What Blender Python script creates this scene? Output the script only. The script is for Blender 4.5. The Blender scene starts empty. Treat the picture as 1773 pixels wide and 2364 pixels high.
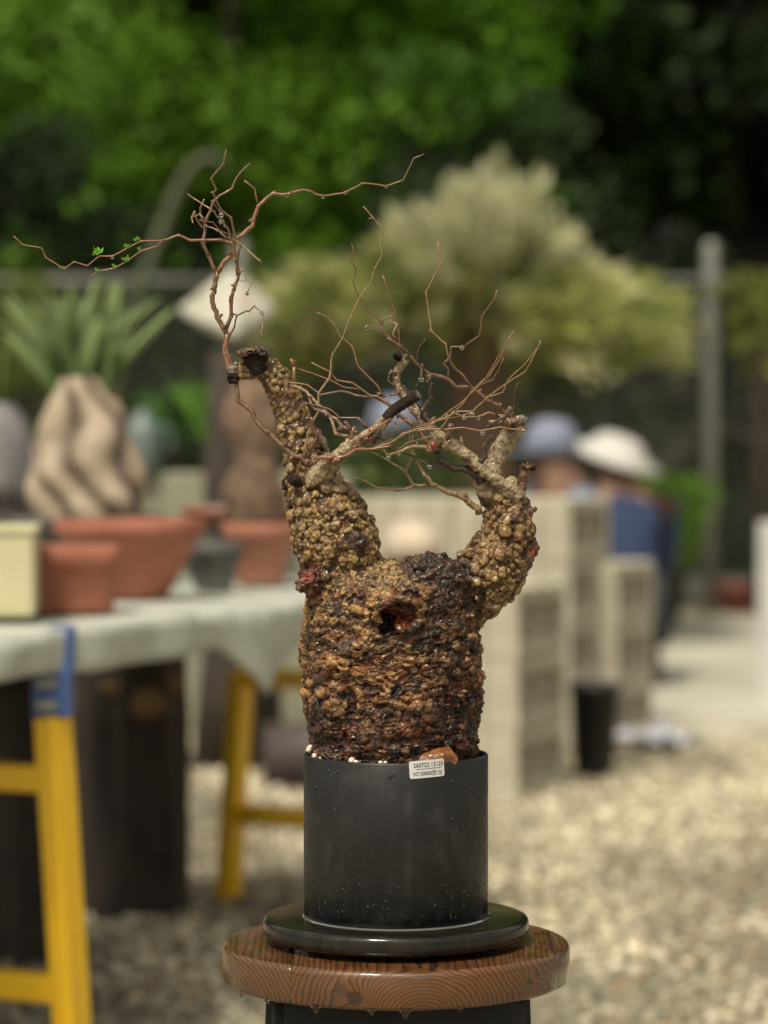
import bpy, bmesh, math, random
import numpy as np
from mathutils import Vector, Matrix, kdtree

random.seed(7); RNG = np.random.default_rng(7)
S = bpy.context.scene; COL = S.collection
R = math.radians

# ------------------------------------------------------------------ camera
FPX, YH, D0, HC = 6800.0, 1000.0, 2.47, 0.976      # focal in photo pixels, horizon row, distance, camera height
PITCH = math.atan((1182 - YH) / FPX)
cam_d = bpy.data.cameras.new('camera'); cam = bpy.data.objects.new('camera', cam_d); COL.objects.link(cam)
cam_d.sensor_fit = 'VERTICAL'; cam_d.sensor_height = 36; cam_d.lens = 36 * FPX / 2364
cam_d.clip_start = 0.05; cam_d.clip_end = 400
cam.location = (0, -D0, HC); cam.rotation_euler = (math.pi / 2 - PITCH, 0, 0)
cam_d.dof.use_dof = True; cam_d.dof.focus_distance = 2.425; cam_d.dof.aperture_fstop = 4.6
S.camera = cam

# ------------------------------------------------------------------ world, sun, exposure (overcast after rain)
SUN_EL, SUN_AZ = 58, -155
w = bpy.data.worlds.new('World'); S.world = w; w.use_nodes = True
nt = w.node_tree; nt.nodes.clear()
sky = nt.nodes.new('ShaderNodeTexSky'); sky.sky_type = 'NISHITA'; sky.sun_disc = False
sky.sun_elevation = R(SUN_EL); sky.sun_rotation = R(SUN_AZ); sky.dust_density = 4; sky.air_density = 1.0; sky.ozone_density = 1
hs = nt.nodes.new('ShaderNodeHueSaturation'); hs.inputs['Saturation'].default_value = 0.12
bgn = nt.nodes.new('ShaderNodeBackground'); bgn.inputs['Strength'].default_value = 0.066
won = nt.nodes.new('ShaderNodeOutputWorld')
nt.links.new(sky.outputs[0], hs.inputs['Color']); wb = nt.nodes.new('ShaderNodeMix'); wb.data_type = 'RGBA'; wb.blend_type = 'MULTIPLY'; wb.inputs[0].default_value = 1; wb.inputs[7].default_value = (1, .95, .81, 1)   # overcast white balance
nt.links.new(hs.outputs[0], wb.inputs[6]); nt.links.new(wb.outputs[2], bgn.inputs[0]); nt.links.new(bgn.outputs[0], won.inputs[0])
sd = bpy.data.lights.new('sun', 'SUN'); sun = bpy.data.objects.new('sun', sd); COL.objects.link(sun)
sd.energy = 1.5; sd.angle = R(10); sd.color = (1, .92, .76)
az = R(SUN_AZ)   # blender sky: rotation 0 = +Y, clockwise seen from above
sv = Vector((math.sin(az) * math.cos(R(SUN_EL)), math.cos(az) * math.cos(R(SUN_EL)), math.sin(R(SUN_EL))))
sun.rotation_euler = sv.to_track_quat('Z', 'Y').to_euler()
S.view_settings.view_transform = 'Standard'; S.view_settings.look = 'None'
S.view_settings.exposure = 1.08; S.view_settings.gamma = 1; S.view_settings.use_curve_mapping = False
S.render.resolution_x = 768; S.render.resolution_y = 1024

# ------------------------------------------------------------------ pixel <-> world
cp, sp = math.cos(PITCH), math.sin(PITCH)
def W(px, py, Y=0.0):
    dx = (px - 886.5) / FPX; dz = -(py - 1182) / FPX
    d = Vector((dx, cp + dz * sp, -sp + dz * cp)); s = (Y + D0) / d.y
    return Vector((d.x * s, Y, HC + d.z * s))
def F(x, y, Y=0.0): return W(x * 1.0687, y * 1.0687, Y)     # from the 1659 px wide view
CR = {'A': (400, 320, 5.53), 'B': (500, 780, 4.1475), 'E': (850, 780, 3.858), 'G': (400, 600, 5.53),
      'D': (640, 420, 2.592), 'L': (0, 320, 1.659), 'F': (0, 0, 1 / 1.0687)}
def Q(c, x, y, Y=0.0):
    a, b, s = CR[c]; return W(a + x / s, b + y / s, Y)
MM = 0.001
X0 = W(914, 1700).x

# ------------------------------------------------------------------ numpy noise
def _h(i, j, k, s):
    n = (i * 374761393 + j * 668265263 + k * 2147483647 + s * 974634777) & 0xffffffff
    n = ((n ^ (n >> 13)) * 1274126177) & 0xffffffff
    n = ((n ^ (n >> 16)) * 2246822519) & 0xffffffff
    return ((n ^ (n >> 15)) & 0xffffff) / float(0xffffff)
def vn(p, s=0):
    p = np.asarray(p, dtype=np.float64); i = np.floor(p).astype(np.int64); f = p - i; f = f * f * (3 - 2 * f)
    out = 0
    for a in (0, 1):
        for b in (0, 1):
            for c in (0, 1):
                wgt = (f[:, 0] if a else 1 - f[:, 0]) * (f[:, 1] if b else 1 - f[:, 1]) * (f[:, 2] if c else 1 - f[:, 2])
                out = out + wgt * _h(i[:, 0] + a, i[:, 1] + b, i[:, 2] + c, s)
    return out
def fbm(p, s=0, o=4):
    t = 0; a = .5; n = 0
    for k in range(o): t = t + a * vn(p * (2 ** k) + 17.3 * k, s + k); n += a; a *= .5
    return t / n
def sst(x, a, b):
    t = np.clip((x - a) / (b - a), 0, 1); return t * t * (3 - 2 * t)

# ------------------------------------------------------------------ material helpers
class N:
    def __init__(s, name):
        s.m = bpy.data.materials.new(name); s.m.use_nodes = True; s.t = s.m.node_tree
        s.b = s.t.nodes['Principled BSDF']; s.o = s.t.nodes['Material Output']
    def n(s, typ, **k):
        x = s.t.nodes.new(typ)
        for a, v in k.items():
            if a in ('inp',):
                for kk, vv in v.items():
                    if isinstance(vv, bpy.types.NodeSocket): s.t.links.new(vv, x.inputs[kk])
                    else: x.inputs[kk].default_value = vv
            else: setattr(x, a, v)
        return x
    def l(s, a, b): s.t.links.new(a, b)
    def set(s, **k):
        for a, v in k.items():
            a = a.replace('_', ' ')
            if isinstance(v, bpy.types.NodeSocket): s.l(v, s.b.inputs[a])
            else: s.b.inputs[a].default_value = v
    def obj(s, sc=(1, 1, 1)):
        tc = s.n('ShaderNodeTexCoord'); mp = s.n('ShaderNodeMapping', inp={'Vector': tc.outputs['Object'], 'Scale': sc}); return mp.outputs[0]
    def noise(s, vec, scale, detail=5, rough=.6, dist=0.0):
        return s.n('ShaderNodeTexNoise', inp={'Vector': vec, 'Scale': scale, 'Detail': detail, 'Roughness': rough, 'Distortion': dist}).outputs['Fac']
    def ramp(s, fac, stops, interp='LINEAR'):
        r = s.n('ShaderNodeValToRGB', inp={'Fac': fac}); e = r.color_ramp.elements; r.color_ramp.interpolation = interp
        while len(e) < len(stops): e.new(.5)
        for el, (p, c) in zip(e, stops): el.position = p; el.color = (*c, 1) if len(c) == 3 else c
        return r.outputs[0]
    def mix(s, f, a, b, mode='MIX'):
        x = s.n('ShaderNodeMix', data_type='RGBA', blend_type=mode)
        for i, v in ((0, f), (6, a), (7, b)):
            if isinstance(v, bpy.types.NodeSocket): s.l(v, x.inputs[i])
            else: x.inputs[i].default_value = v if i == 0 else (*v, 1)
        return x.outputs[2]
    def math(s, op, a, b=0.0, c=0.0):
        x = s.n('ShaderNodeMath', operation=op)
        for i, v in enumerate((a, b, c)):
            if isinstance(v, bpy.types.NodeSocket): s.l(v, x.inputs[i])
            else: x.inputs[i].default_value = v
        return x.outputs[0]
    def bump(s, h, strength=.3, dist=.001):
        s.l(s.n('ShaderNodeBump', inp={'Height': h, 'Strength': strength, 'Distance': dist}).outputs[0], s.b.inputs['Normal'])
def noisy(name, c1, c2, scale=20, rough=.6, bump=.3, bd=.002, c3=None, coat=0, sub=0, spec=.5, lo=.35, hi=.65, metal=0, sc=(1, 1, 1)):
    k = N(name); v = k.obj(sc); f = k.noise(v, scale, 6, .65)
    st = [(lo, c1), (hi, c2)] + ([(min(hi + .15, 1), c3)] if c3 else [])
    k.set(Base_Color=k.ramp(f, st), Roughness=rough, Coat_Weight=coat, Coat_Roughness=.08, Specular_IOR_Level=spec, Metallic=metal)
    if bump: k.bump(k.noise(v, scale * 4, 5, .7), bump, bd)
    return k.m
def attr_mat(name, rough=.5, bscale=900, bump=.4, bd=.0006, coat=0, coatr=.15, var=.35, spec=.5, scale=300):
    k = N(name); a = k.n('ShaderNodeAttribute', attribute_name='Col').outputs['Color']; v = k.obj()
    f = k.noise(v, scale, 6, .7)
    g = k.ramp(f, [(.3, (1 - var,) * 3), (.7, (1 + var,) * 3)])
    rr = k.ramp(k.noise(v, scale * .6, 4), [(.35, (rough * .55,) * 3), (.65, (min(rough * 1.5, 1),) * 3)])
    k.set(Base_Color=k.mix(1.0, a, g, 'MULTIPLY'), Roughness=rr, Coat_Weight=coat, Coat_Roughness=coatr, Specular_IOR_Level=spec)
    k.bump(k.noise(v, bscale, 5, .7), bump, bd)
    return k.m

# ------------------------------------------------------------------ object helpers
def tag(o, label=None, cat=None, group=None, kind=None):
    if label: o['label'] = label
    if cat: o['category'] = cat
    if group: o['group'] = group
    if kind: o['kind'] = kind
    return o
def empty(name, loc=(0, 0, 0), rz=0, **k):
    o = bpy.data.objects.new(name, None); COL.objects.link(o); o.location = loc; o.rotation_euler = (0, 0, rz)
    o.empty_display_size = .05; return tag(o, **k)
def link(name, me, parent=None, **k):
    o = bpy.data.objects.new(name, me); COL.objects.link(o)
    if parent is not None: o.parent = parent
    return tag(o, **k)
def mesh(name, v, f, mat, smooth=True, col=None, mi=None):
    me = bpy.data.meshes.new(name); v = np.asarray(v, dtype=np.float32).reshape(-1, 3)
    if isinstance(f, np.ndarray):
        n, k = f.shape; me.vertices.add(len(v)); me.vertices.foreach_set('co', v.ravel())
        me.loops.add(n * k); me.loops.foreach_set('vertex_index', f.astype(np.int32).ravel())
        me.polygons.add(n); me.polygons.foreach_set('loop_start', np.arange(0, n * k, k, dtype=np.int32))
        me.update(calc_edges=True); me.validate()
    else: me.from_pydata([tuple(map(float, p)) for p in v], [], f)
    for m in (mat if isinstance(mat, (list, tuple)) else [mat]): me.materials.append(m)
    if mi is not None: me.polygons.foreach_set('material_index', np.asarray(mi, dtype=np.int32))
    me.polygons.foreach_set('use_smooth', [smooth] * len(me.polygons))
    if col is not None:
        a = me.color_attributes.new('Col', 'FLOAT_COLOR', 'POINT'); c = np.ones((len(v), 4), np.float32); c[:, :3] = col; a.data.foreach_set('color', c.ravel())
    me.update(); return me
class MB:
    def __init__(s): s.v = []; s.f = []
    def add(s, v, f):
        o = len(s.v); s.v += [tuple(p) for p in v]; s.f += [tuple(i + o for i in q) for q in f]; return s
    def build(s, name, mat, parent=None, smooth=False, **k): return link(name, mesh(name, s.v, s.f, mat, smooth), parent, **k)
def boxg(c, sz, rz=0, bev=0.0, tilt=None):
    bm = bmesh.new(); bmesh.ops.create_cube(bm, size=1)
    for v in bm.verts: v.co = Vector((v.co.x * sz[0], v.co.y * sz[1], v.co.z * sz[2]))
    if bev: bmesh.ops.bevel(bm, geom=bm.edges[:], offset=bev, segments=2, affect='EDGES', profile=.5)
    M = Matrix.Translation(Vector(c)) @ Matrix.Rotation(rz, 4, 'Z')
    if tilt: M = M @ tilt
    v = [M @ x.co for x in bm.verts]; bm.verts.index_update(); f = [[q.index for q in p.verts] for p in bm.faces]; bm.free(); return v, f
def barg(a, b, w_, h_, bev=.002, roll=0):
    a = Vector(a); b = Vector(b); d = b - a; q = d.to_track_quat('Z', 'Y').to_matrix().to_4x4() @ Matrix.Rotation(roll, 4, 'Z')
    v, f = boxg((0, 0, 0), (w_, h_, d.length), 0, bev); M = Matrix.Translation((a + b) / 2) @ q
    return [M @ x for x in v], f
def tubeg(pts, rad, n=8, cap=True):
    pts = [Vector(p) for p in pts]; V = []; Fc = []
    t0 = (pts[1] - pts[0]).normalized(); nx = t0.orthogonal().normalized()
    for i, p in enumerate(pts):
        t = ((pts[min(i + 1, len(pts) - 1)] - pts[max(i - 1, 0)])).normalized()
        nx = (nx - t * nx.dot(t)).normalized(); ny = t.cross(nx)
        for k in range(n):
            a = 2 * math.pi * k / n; V.append(p + (nx * math.cos(a) + ny * math.sin(a)) * rad[i])
    for i in range(len(pts) - 1):
        for k in range(n): Fc.append((i * n + k, i * n + (k + 1) % n, (i + 1) * n + (k + 1) % n, (i + 1) * n + k))
    if cap: Fc.append(tuple(range(n - 1, -1, -1))); Fc.append(tuple((len(pts) - 1) * n + k for k in range(n)))
    return V, Fc
def latheg(prof, n=64, c=(0, 0, 0), close=True):
    V = []; Fc = []
    for r, z in prof:
        for k in range(n): a = 2 * math.pi * k / n; V.append((c[0] + r * math.cos(a), c[1] + r * math.sin(a), c[2] + z))
    for i in range(len(prof) - 1):
        for k in range(n): Fc.append((i * n + k, i * n + (k + 1) % n, (i + 1) * n + (k + 1) % n, (i + 1) * n + k))
    if close:
        Fc.append(tuple(range(n - 1, -1, -1))); Fc.append(tuple((len(prof) - 1) * n + k for k in range(n)))
    return V, Fc
def icog(sub, r=1.0):
    bm = bmesh.new(); bmesh.ops.create_icosphere(bm, subdivisions=sub, radius=r); bm.verts.index_update()
    v = np.array([x.co[:] for x in bm.verts]); f = np.array([[q.index for q in p.verts] for p in bm.faces]); bm.free(); return v, f
def scatter_mesh(base_v, base_f, P, A, mats=None):
    """copies of a small mesh: P centres (n,3), A 3x3 frames (n,3,3)"""
    n = len(P); k = len(base_v)
    V = np.einsum('vj,nji->nvi', base_v, A) + P[:, None, :]
    Fc = base_f[None] + (np.arange(n) * k)[:, None, None]
    return V.reshape(-1, 3), Fc.reshape(-1, base_f.shape[1])
def rand_rot(n, rng):
    q = rng.normal(size=(n, 4)); q /= np.linalg.norm(q, axis=1)[:, None]; a, b, c, d = q.T
    return np.stack([np.stack([1 - 2 * (c * c + d * d), 2 * (b * c - a * d), 2 * (b * d + a * c)], -1),
                     np.stack([2 * (b * c + a * d), 1 - 2 * (b * b + d * d), 2 * (c * d - a * b)], -1),
                     np.stack([2 * (b * d - a * c), 2 * (c * d + a * b), 1 - 2 * (b * b + c * c)], -1)], 1)
def evaluated(me, mods):
    o = bpy.data.objects.new('tmp', me); COL.objects.link(o)
    for typ, kw in mods:
        m = o.modifiers.new(typ, typ)
        for a, v in kw.items(): setattr(m, a, v)
    dg = bpy.context.evaluated_depsgraph_get(); out = bpy.data.meshes.new_from_object(o.evaluated_get(dg))
    bpy.data.objects.remove(o); return out
def mverts(me):
    a = np.empty(len(me.vertices) * 3, np.float32); me.vertices.foreach_get('co', a); return a.reshape(-1, 3).astype(np.float64)
def mnorm(me):
    a = np.empty(len(me.vertices) * 3, np.float32); me.vertices.foreach_get('normal', a); return a.reshape(-1, 3).astype(np.float64)

# ------------------------------------------------------------------ materials
M = {}
M['gravel'] = attr_mat('wet_gravel', .45, 300, .3, .002, var=.2, scale=60)
M['soil'] = noisy('gravelly_ground', (.17, .15, .10), (.40, .36, .26), 25, .6, .8, .01, (.5, .46, .36))
M['concrete'] = noisy('concrete', (.38, .345, .265), (.56, .52, .41), 7, .75, .5, .002)
M['concrete2'] = noisy('weathered_concrete', (.20, .20, .14), (.30, .30, .215), 5, .8, .4, .002)
M['paving'] = noisy('paving_concrete', (.42, .40, .33), (.55, .53, .45), 2, .5, .2, .002)
M['yellow'] = noisy('yellow_enamel', (.86, .42, .008), (.93, .50, .012), 6, .35, .1, .0005, coat=.3)
M['blue'] = noisy('blue_enamel', (.035, .08, .23), (.05, .11, .30), 9, .4, .1, .0005)
def aged(name, c1, c2, dirt, rough, scale, amt, coat=0):
    k = N(name); v = k.obj(); f = k.noise(v, scale, 6, .65); g = k.noise(v, scale * 5, 5, .7); st = k.noise(k.obj((6, 6, .8)), 3.0, 4, .6)
    c = k.ramp(f, [(.35, c1), (.65, c2)]); c = k.mix(k.ramp(st, [(.5, (0,) * 3), (.75, (amt,) * 3)]), c, dirt); c = k.mix(k.ramp(g, [(.66, (0,) * 3), (.70, (amt,) * 3)]), c, dirt)
    k.set(Base_Color=c, Roughness=rough, Coat_Weight=coat); k.bump(g, .3, .001); return k.m
M['yellow'] = aged('yellow_enamel', (.90, .50, .010), (.96, .60, .014), (.24, .13, .03), .38, 5, .3, .2)
M['concrete'] = aged('concrete', (.36, .325, .245), (.58, .54, .43), (.17, .16, .11), .8, 4, .6)
M['terra'] = aged('terracotta', (.24, .075, .042), (.36, .13, .08), (.36, .26, .20), .8, 9, .45); M['terra2'] = aged('pale_terracotta', (.28, .105, .065), (.37, .16, .105), (.42, .32, .26), .8, 9, .5)
M['cloth'] = aged('grey_canvas_sheet', (.38, .40, .35), (.56, .58, .51), (.24, .24, .19), .6, 6, .6)
M['steel'] = noisy('galvanised_steel', (.24, .24, .215), (.33, .33, .30), 12, .45, .1, .0005, metal=.5)
M['cloth'] = noisy('grey_canvas_sheet', (.38, .40, .35), (.54, .56, .49), 9, .55, .4, .001)
M['cream'] = noisy('cream_plastic', (.47, .43, .25), (.54, .50, .31), 5, .5, .05, .0005)
M['terra'] = noisy('terracotta', (.24, .075, .042), (.34, .125, .078), 9, .75, .2, .001, (.55, .30, .22))
M['terra2'] = noisy('pale_terracotta', (.28, .105, .065), (.37, .16, .105), 7, .75, .2, .001, (.60, .40, .32))
M['darkpot'] = noisy('dark_glazed_clay', (.025, .024, .024), (.06, .055, .05), 9, .5, .1, .001)
M['potsoil'] = noisy('grey_grit', (.22, .20, .18), (.50, .44, .40), 120, .8, .6, .003)
M['burnt'] = noisy('wet_dark_bark', (.006, .004, .003), (.032, .017, .010), 14, .6, .8, .008, (.08, .04, .02))
M['tanwood'] = noisy('broken_tan_wood', (.10, .06, .025), (.24, .15, .06), 14, .7, .4, .003)
M['leaf'] = None

# leaves: a little translucent, colour varied per leaf through the Col attribute
def leaf_mat(name, tr=.35):
    k = N(name); a = k.n('ShaderNodeAttribute', attribute_name='Col').outputs['Color']
    k.set(Base_Color=a, Roughness=.55, Specular_IOR_Level=.3)
    t = k.n('ShaderNodeBsdfTranslucent', inp={'Color': a}); mx = k.n('ShaderNodeMixShader', inp={'Fac': tr})
    k.l(k.b.outputs[0], mx.inputs[1]); k.l(t.outputs[0], mx.inputs[2]); k.l(mx.outputs[0], k.o.inputs[0]); return k.m
M['leaf'] = leaf_mat('foliage'); M['leafflat'] = leaf_mat('strap_leaf', .15)
M['treebark'] = noisy('tree_bark', (.03, .022, .015), (.08, .06, .04), 8, .8, .7, .01)

# =================================================================== THE SETTING
def sheet(name, x0, x1, y0, y1, z, mat, n=2, **k):
    xs = np.linspace(x0, x1, n); ys = np.linspace(y0, y1, n)
    v = [(x, y, z) for y in ys for x in xs]; f = [(j * n + i, j * n + i + 1, (j + 1) * n + i + 1, (j + 1) * n + i) for j in range(n - 1) for i in range(n - 1)]
    return link(name, mesh(name, v, f, mat, False), None, **k)
sheet('ground', -150, 150, -60, 250, 0, M['soil'], kind='structure')
# concrete pad on the right, two levels with a darker recessed band
b = MB().add(*boxg((3.3, 9.95, .02), (5.6, 5.2, .05), R(0), .01)); b.build('paving', M['paving'], kind='structure')
b = MB(); v, f = boxg((2.6, 7.12, .02), (3.9, .34, .045), R(8), .01); b.add(v, f).build('kerb', M['concrete'], kind='structure')

# gravel: real pebbles over the visible yard
def gravel():
    n = 62000; rng = np.random.default_rng(3)
    x = rng.uniform(-2.3, 2.3, n); y = rng.uniform(.6, 7.6, n)
    keep = ~((x > .6) & (y > 6.95 + (x - .6) * .1)); x = x[keep]; y = y[keep]; n = len(x)
    r = .0060 + .009 * rng.random(n) ** 2.2; bv, bf = icog(1)
    bv = bv * (1 + .18 * (rng.random((len(bv), 1)) - .5))
    A = rand_rot(n, rng) * r[:, None, None]; st = np.stack([np.ones(n), .75 + .3 * rng.random(n), .5 + .3 * rng.random(n)], -1)
    A = A * st[:, :, None]; A[:, :, 2] *= .8
    P = np.stack([x, y, r * (.25 + .5 * rng.random(n))], -1)
    V, Fc = scatter_mesh(bv, bf, P, A)
    patch = fbm(np.stack([x * 3.2, y * 1.6, x * 0], -1), 5, 3); patch = sst(patch, .36, .62)
    t = rng.random(n)[:, None] ** 1.2; c = (1 - t) * np.array([.24, .20, .13]) + t * np.array([.86, .78, .58])
    c = c * (.5 + .62 * patch)[:, None]; c[rng.random(n) < .06] = (.36, .24, .13); c[rng.random(n) < .06] *= .45
    me = mesh('gravel', V, Fc, M['gravel'], False, np.repeat(c, len(bv), 0)); link('gravel', me, kind='stuff')
gravel()

# wooded slope behind the fence
def slope():
    nx, ny = 60, 40; xs = np.linspace(-60, 60, nx); ys = np.linspace(14.5, 90, ny); X, Y = np.meshgrid(xs, ys)
    Z = np.clip((Y - 15) * .42, 0, 22) + 1.2 * (fbm(np.stack([X.ravel() * .2, Y.ravel() * .2, 0 * X.ravel()], -1), 4).reshape(X.shape) - .5) * sst(Y, 15, 20) - .06
    f = np.array([(j * nx + i, j * nx + i + 1, (j + 1) * nx + i + 1, (j + 1) * nx + i) for j in range(ny - 1) for i in range(nx - 1)])
    m = noisy('leaf_litter', (.010, .008, .006), (.03, .024, .014), 3, .9, .6, .02)
    link('wooded_slope', mesh('wooded_slope', np.stack([X.ravel(), Y.ravel(), Z.ravel()], -1), f, m), kind='structure')
slope()

# ------------------------------------------------------------------ trees
LEAF = (np.array([(-.5, 0, 0), (0, -.32, .06), (.5, 0, 0), (0, .32, .06)], float), np.array([(0, 1, 2), (0, 2, 3)]))
def leaves(P, Nn, size, col, rng, spread=.9):
    """leaf quads at P facing roughly Nn"""
    n = len(P); nn = Nn + spread * rng.normal(size=(n, 3)); nn /= np.linalg.norm(nn, axis=1)[:, None]
    t = rng.normal(size=(n, 3)); t -= nn * (t * nn).sum(1)[:, None]; t /= np.linalg.norm(t, axis=1)[:, None]; bt = np.cross(nn, t)
    A = np.stack([t, bt, nn], 1) * (size * (.6 + .8 * rng.random(n)))[:, None, None]
    V, Fc = scatter_mesh(LEAF[0], LEAF[1], P, A); return V, Fc, np.repeat(col, 4, 0)
def crown_mesh(name, clumps, per, size, c1, c2, seed, mat=None):
    rng = np.random.default_rng(seed); Ps = []; Ns = []; Cs = []
    for (cx, cy, cz, r, tone) in clumps:
        n = int(per * (r / .5) ** 2); d = rng.normal(size=(n, 3)); d[:, 2] += .35; d /= np.linalg.norm(d, axis=1)[:, None]
        rr = r * (.55 + .5 * rng.random(n)); p = np.array([cx, cy, cz]) + d * rr[:, None] * np.array([1, 1, .75])
        t = np.clip(tone + .13 * rng.normal(size=n), 0, 1)[:, None]
        Ps.append(p); Ns.append(d + np.array([0, 0, .6])); Cs.append((1 - t) * np.array(c1) + t * np.array(c2))
    V, Fc, C = leaves(np.concatenate(Ps), np.concatenate(Ns), size, np.concatenate(Cs), rng)
    return mesh(name, V, Fc, mat or M['leaf'], False, C)
def tree(x, y, h, w_, base, c1, c2, seed, label, group, nclump=130, per=300, size=.08, cr=(.35, .8)):
    rng = np.random.default_rng(seed); root = empty('broadleaf_tree', (x, y, base), label=label, cat='tree', group=group)
    tp = [(0, 0, -.2)]; cx = cy = 0
    for i in range(1, 9):
        cx += rng.normal() * .09; cy += rng.normal() * .09; tp.append((cx, cy, h * .85 * i / 8))
    mb = MB().add(*tubeg(tp, [.013 * h * (1 - .85 * i / 8) for i in range(9)], 8)); mb.build('trunk', M['treebark'], root, True)
    cl = []
    for i in range(nclump):
        a = rng.uniform(0, 2 * math.pi); t = rng.random(); z = h * (.08 + .92 * t)
        prof = math.sin(math.pi * min(1, .18 + .8 * t)) ** .6
        rad = w_ * prof * (.35 + .65 * math.sqrt(rng.random()))
        cl.append((rad * math.cos(a), rad * math.sin(a), z, rng.uniform(*cr), np.clip(rng.normal(.5, .2), 0, 1)))
    for k in range(7):
        c = cl[rng.integers(len(cl))]; q = tp[min(8, max(1, int(c[2] / (h * .85) * 8 * .8)))]
        MB().add(*tubeg([q, ((q[0] + c[0]) / 2, (q[1] + c[1]) / 2, (q[2] + c[2]) / 2 + .1), c[:3]], [.012 * h, .008 * h, .003 * h], 6)).build('limb', M['treebark'], root, True)
    link('crown', crown_mesh('crown', cl, per, size, c1, c2, seed), root)
G1, G2 = (.016, .045, .006), (.085, .20, .016)
tg = 'trees behind the fence'
tree(-3.0, 17.6, 7.5, 1.5, 0, (.03, .075, .008), (.12, .25, .018), 11, 'dark green broadleaf tree at the left edge behind the strap leaved plant', tg)
tree(-1.15, 16.9, 8.0, 1.6, 0, (.045, .105, .009), (.20, .38, .024), 12, 'bright green tree behind the fence, above the tall thin twigs of the caudex plant', tg)
tree(.12, 17.3, 8.0, 1.1, 0, (.045, .11, .009), (.19, .40, .024), 13, 'bright green tree behind the feathery shrub, right of the middle', tg)
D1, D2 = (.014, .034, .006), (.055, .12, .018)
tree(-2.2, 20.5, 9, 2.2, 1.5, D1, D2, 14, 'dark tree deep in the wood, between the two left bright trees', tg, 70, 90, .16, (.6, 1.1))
tree(2.9, 21.5, 9.5, 2.0, 2.0, (.004, .007, .003), (.012, .022, .006), 15, 'tree coloured shade black in the gap of the wood at upper right', tg, 80, 80, .17, (.6, 1.1))  # shade of the gap is put into these leaf colours
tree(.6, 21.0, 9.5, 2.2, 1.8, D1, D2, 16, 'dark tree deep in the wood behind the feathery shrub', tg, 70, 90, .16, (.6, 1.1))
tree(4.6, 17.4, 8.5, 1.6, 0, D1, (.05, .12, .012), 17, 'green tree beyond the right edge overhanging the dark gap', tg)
def wood_mass():
    rng = np.random.default_rng(21); cl = []
    for i in range(520):
        x = rng.uniform(-15, 15); y = rng.uniform(23, 34); z0 = (y - 15) * .42
        cl.append((x, y, z0 + rng.uniform(0, 9), rng.uniform(.9, 1.7), rng.random()))
    link('far_wood', crown_mesh('far_wood', cl, 26, .38, (.003, .006, .002), (.014, .03, .006), 22), kind='stuff')  # near-black leaves carry the wood's inner shade as colour
wood_mass()
def undergrowth():
    rng = np.random.default_rng(27); cl = []
    for i in range(900):
        x = rng.uniform(-5, 6); y = rng.uniform(13.5, 15.0); z = rng.uniform(0, 2.3 + .5 * math.sin(x * 2.1))
        cl.append((x, y, z, rng.uniform(.14, .3), rng.random() ** 2))
    link('undergrowth', crown_mesh('undergrowth', cl, 420, .07, (.004, .008, .003), (.030, .060, .014), 28), kind='stuff')
undergrowth()

# ------------------------------------------------------------------ chain link fence
FY = 15.4 - D0
def fence():
    root = empty('chain_link_fence', (0, FY, 0), label='galvanised chain link fence with steel posts in front of the dark wood', cat='fence')
    px = [-5.6, -3.2, -.75, 1.706, 4.15, 6.6]
    for x in px:
        MB().add(*latheg([(.040, 0), (.040, 1.95), (.037, 1.965), (.02, 1.975)], 20, (x, 0, 0))).build('post', M['steel'], root, True)
    for a, b_ in zip(px[:-1], px[1:]):
        MB().add(*tubeg([(a + .04, 0, 1.77), (b_ - .04, 0, 1.77)], [.024, .024], 12)).build('top_rail', M['steel'], root, True)
        MB().add(*boxg(((a + b_) / 2, .03, .17), (b_ - a - .05, .05, .12), 0, .004)).build('bottom_board', M['boards'], root)
        mb = MB(); p = .055; n = int((b_ - a) / p) + 30; Lz = 1.55
        V = []; Fc = []
        for s in (1, -1):
            for i in range(-30, n):
                x0 = a + i * p; x1 = x0 + Lz * .9; z0, z1 = .2, .2 + Lz
                if s < 0: x0, x1 = x1, x0
                # clip to the bay
                def cl(xa, za, xb, zb):
                    t0, t1 = 0, 1; dx = xb - xa
                    for lim, sg in ((a + .04, 1), (b_ - .04, -1)):
                        fa = sg * (xa - lim); fb = sg * (xb - lim)
                        if fa < 0 and fb < 0: return None
                        if fa < 0: t0 = max(t0, fa / (fa - fb))
                        if fb < 0: t1 = min(t1, fa / (fa - fb))
                    return None if t1 <= t0 else (xa + dx * t0, za + (zb - za) * t0, xa + dx * t1, za + (zb - za) * t1)
                c = cl(x0, z0, x1, z1)
                if c: mb.add(*tubeg([(c[0], .004 * s, c[1]), (c[2], .004 * s, c[3])], [.0017, .0017], 3, False))
        mb.build('wire_mesh', M['wire'], root, kind='stuff')
M['wire'] = noisy('dull_wire', (.13, .132, .115), (.19, .192, .17), 30, .5, 0)
M['boards'] = noisy('grey_board', (.07, .07, .06), (.12, .12, .11), 5, .7, .2, .001)
fence()
MB().add(*latheg([(.09, 0), (.12, .015), (.13, .19), (.14, .2), (.14, .22), (.12, .22), (.11, .20), (.0001, .2)], 28)).build('flowerpot', noisy('red_plastic', (.16, .045, .03), (.22, .06, .04), 6, .6, .05), smooth=True,
    label='small faded red flowerpot at the foot of the fence, right of the steel post', cat='flowerpot').location = (*W(1700, 1400, FY - .2).xy, 0.045)
bpy.data.objects['flowerpot'].scale = (.7,) * 3

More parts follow.
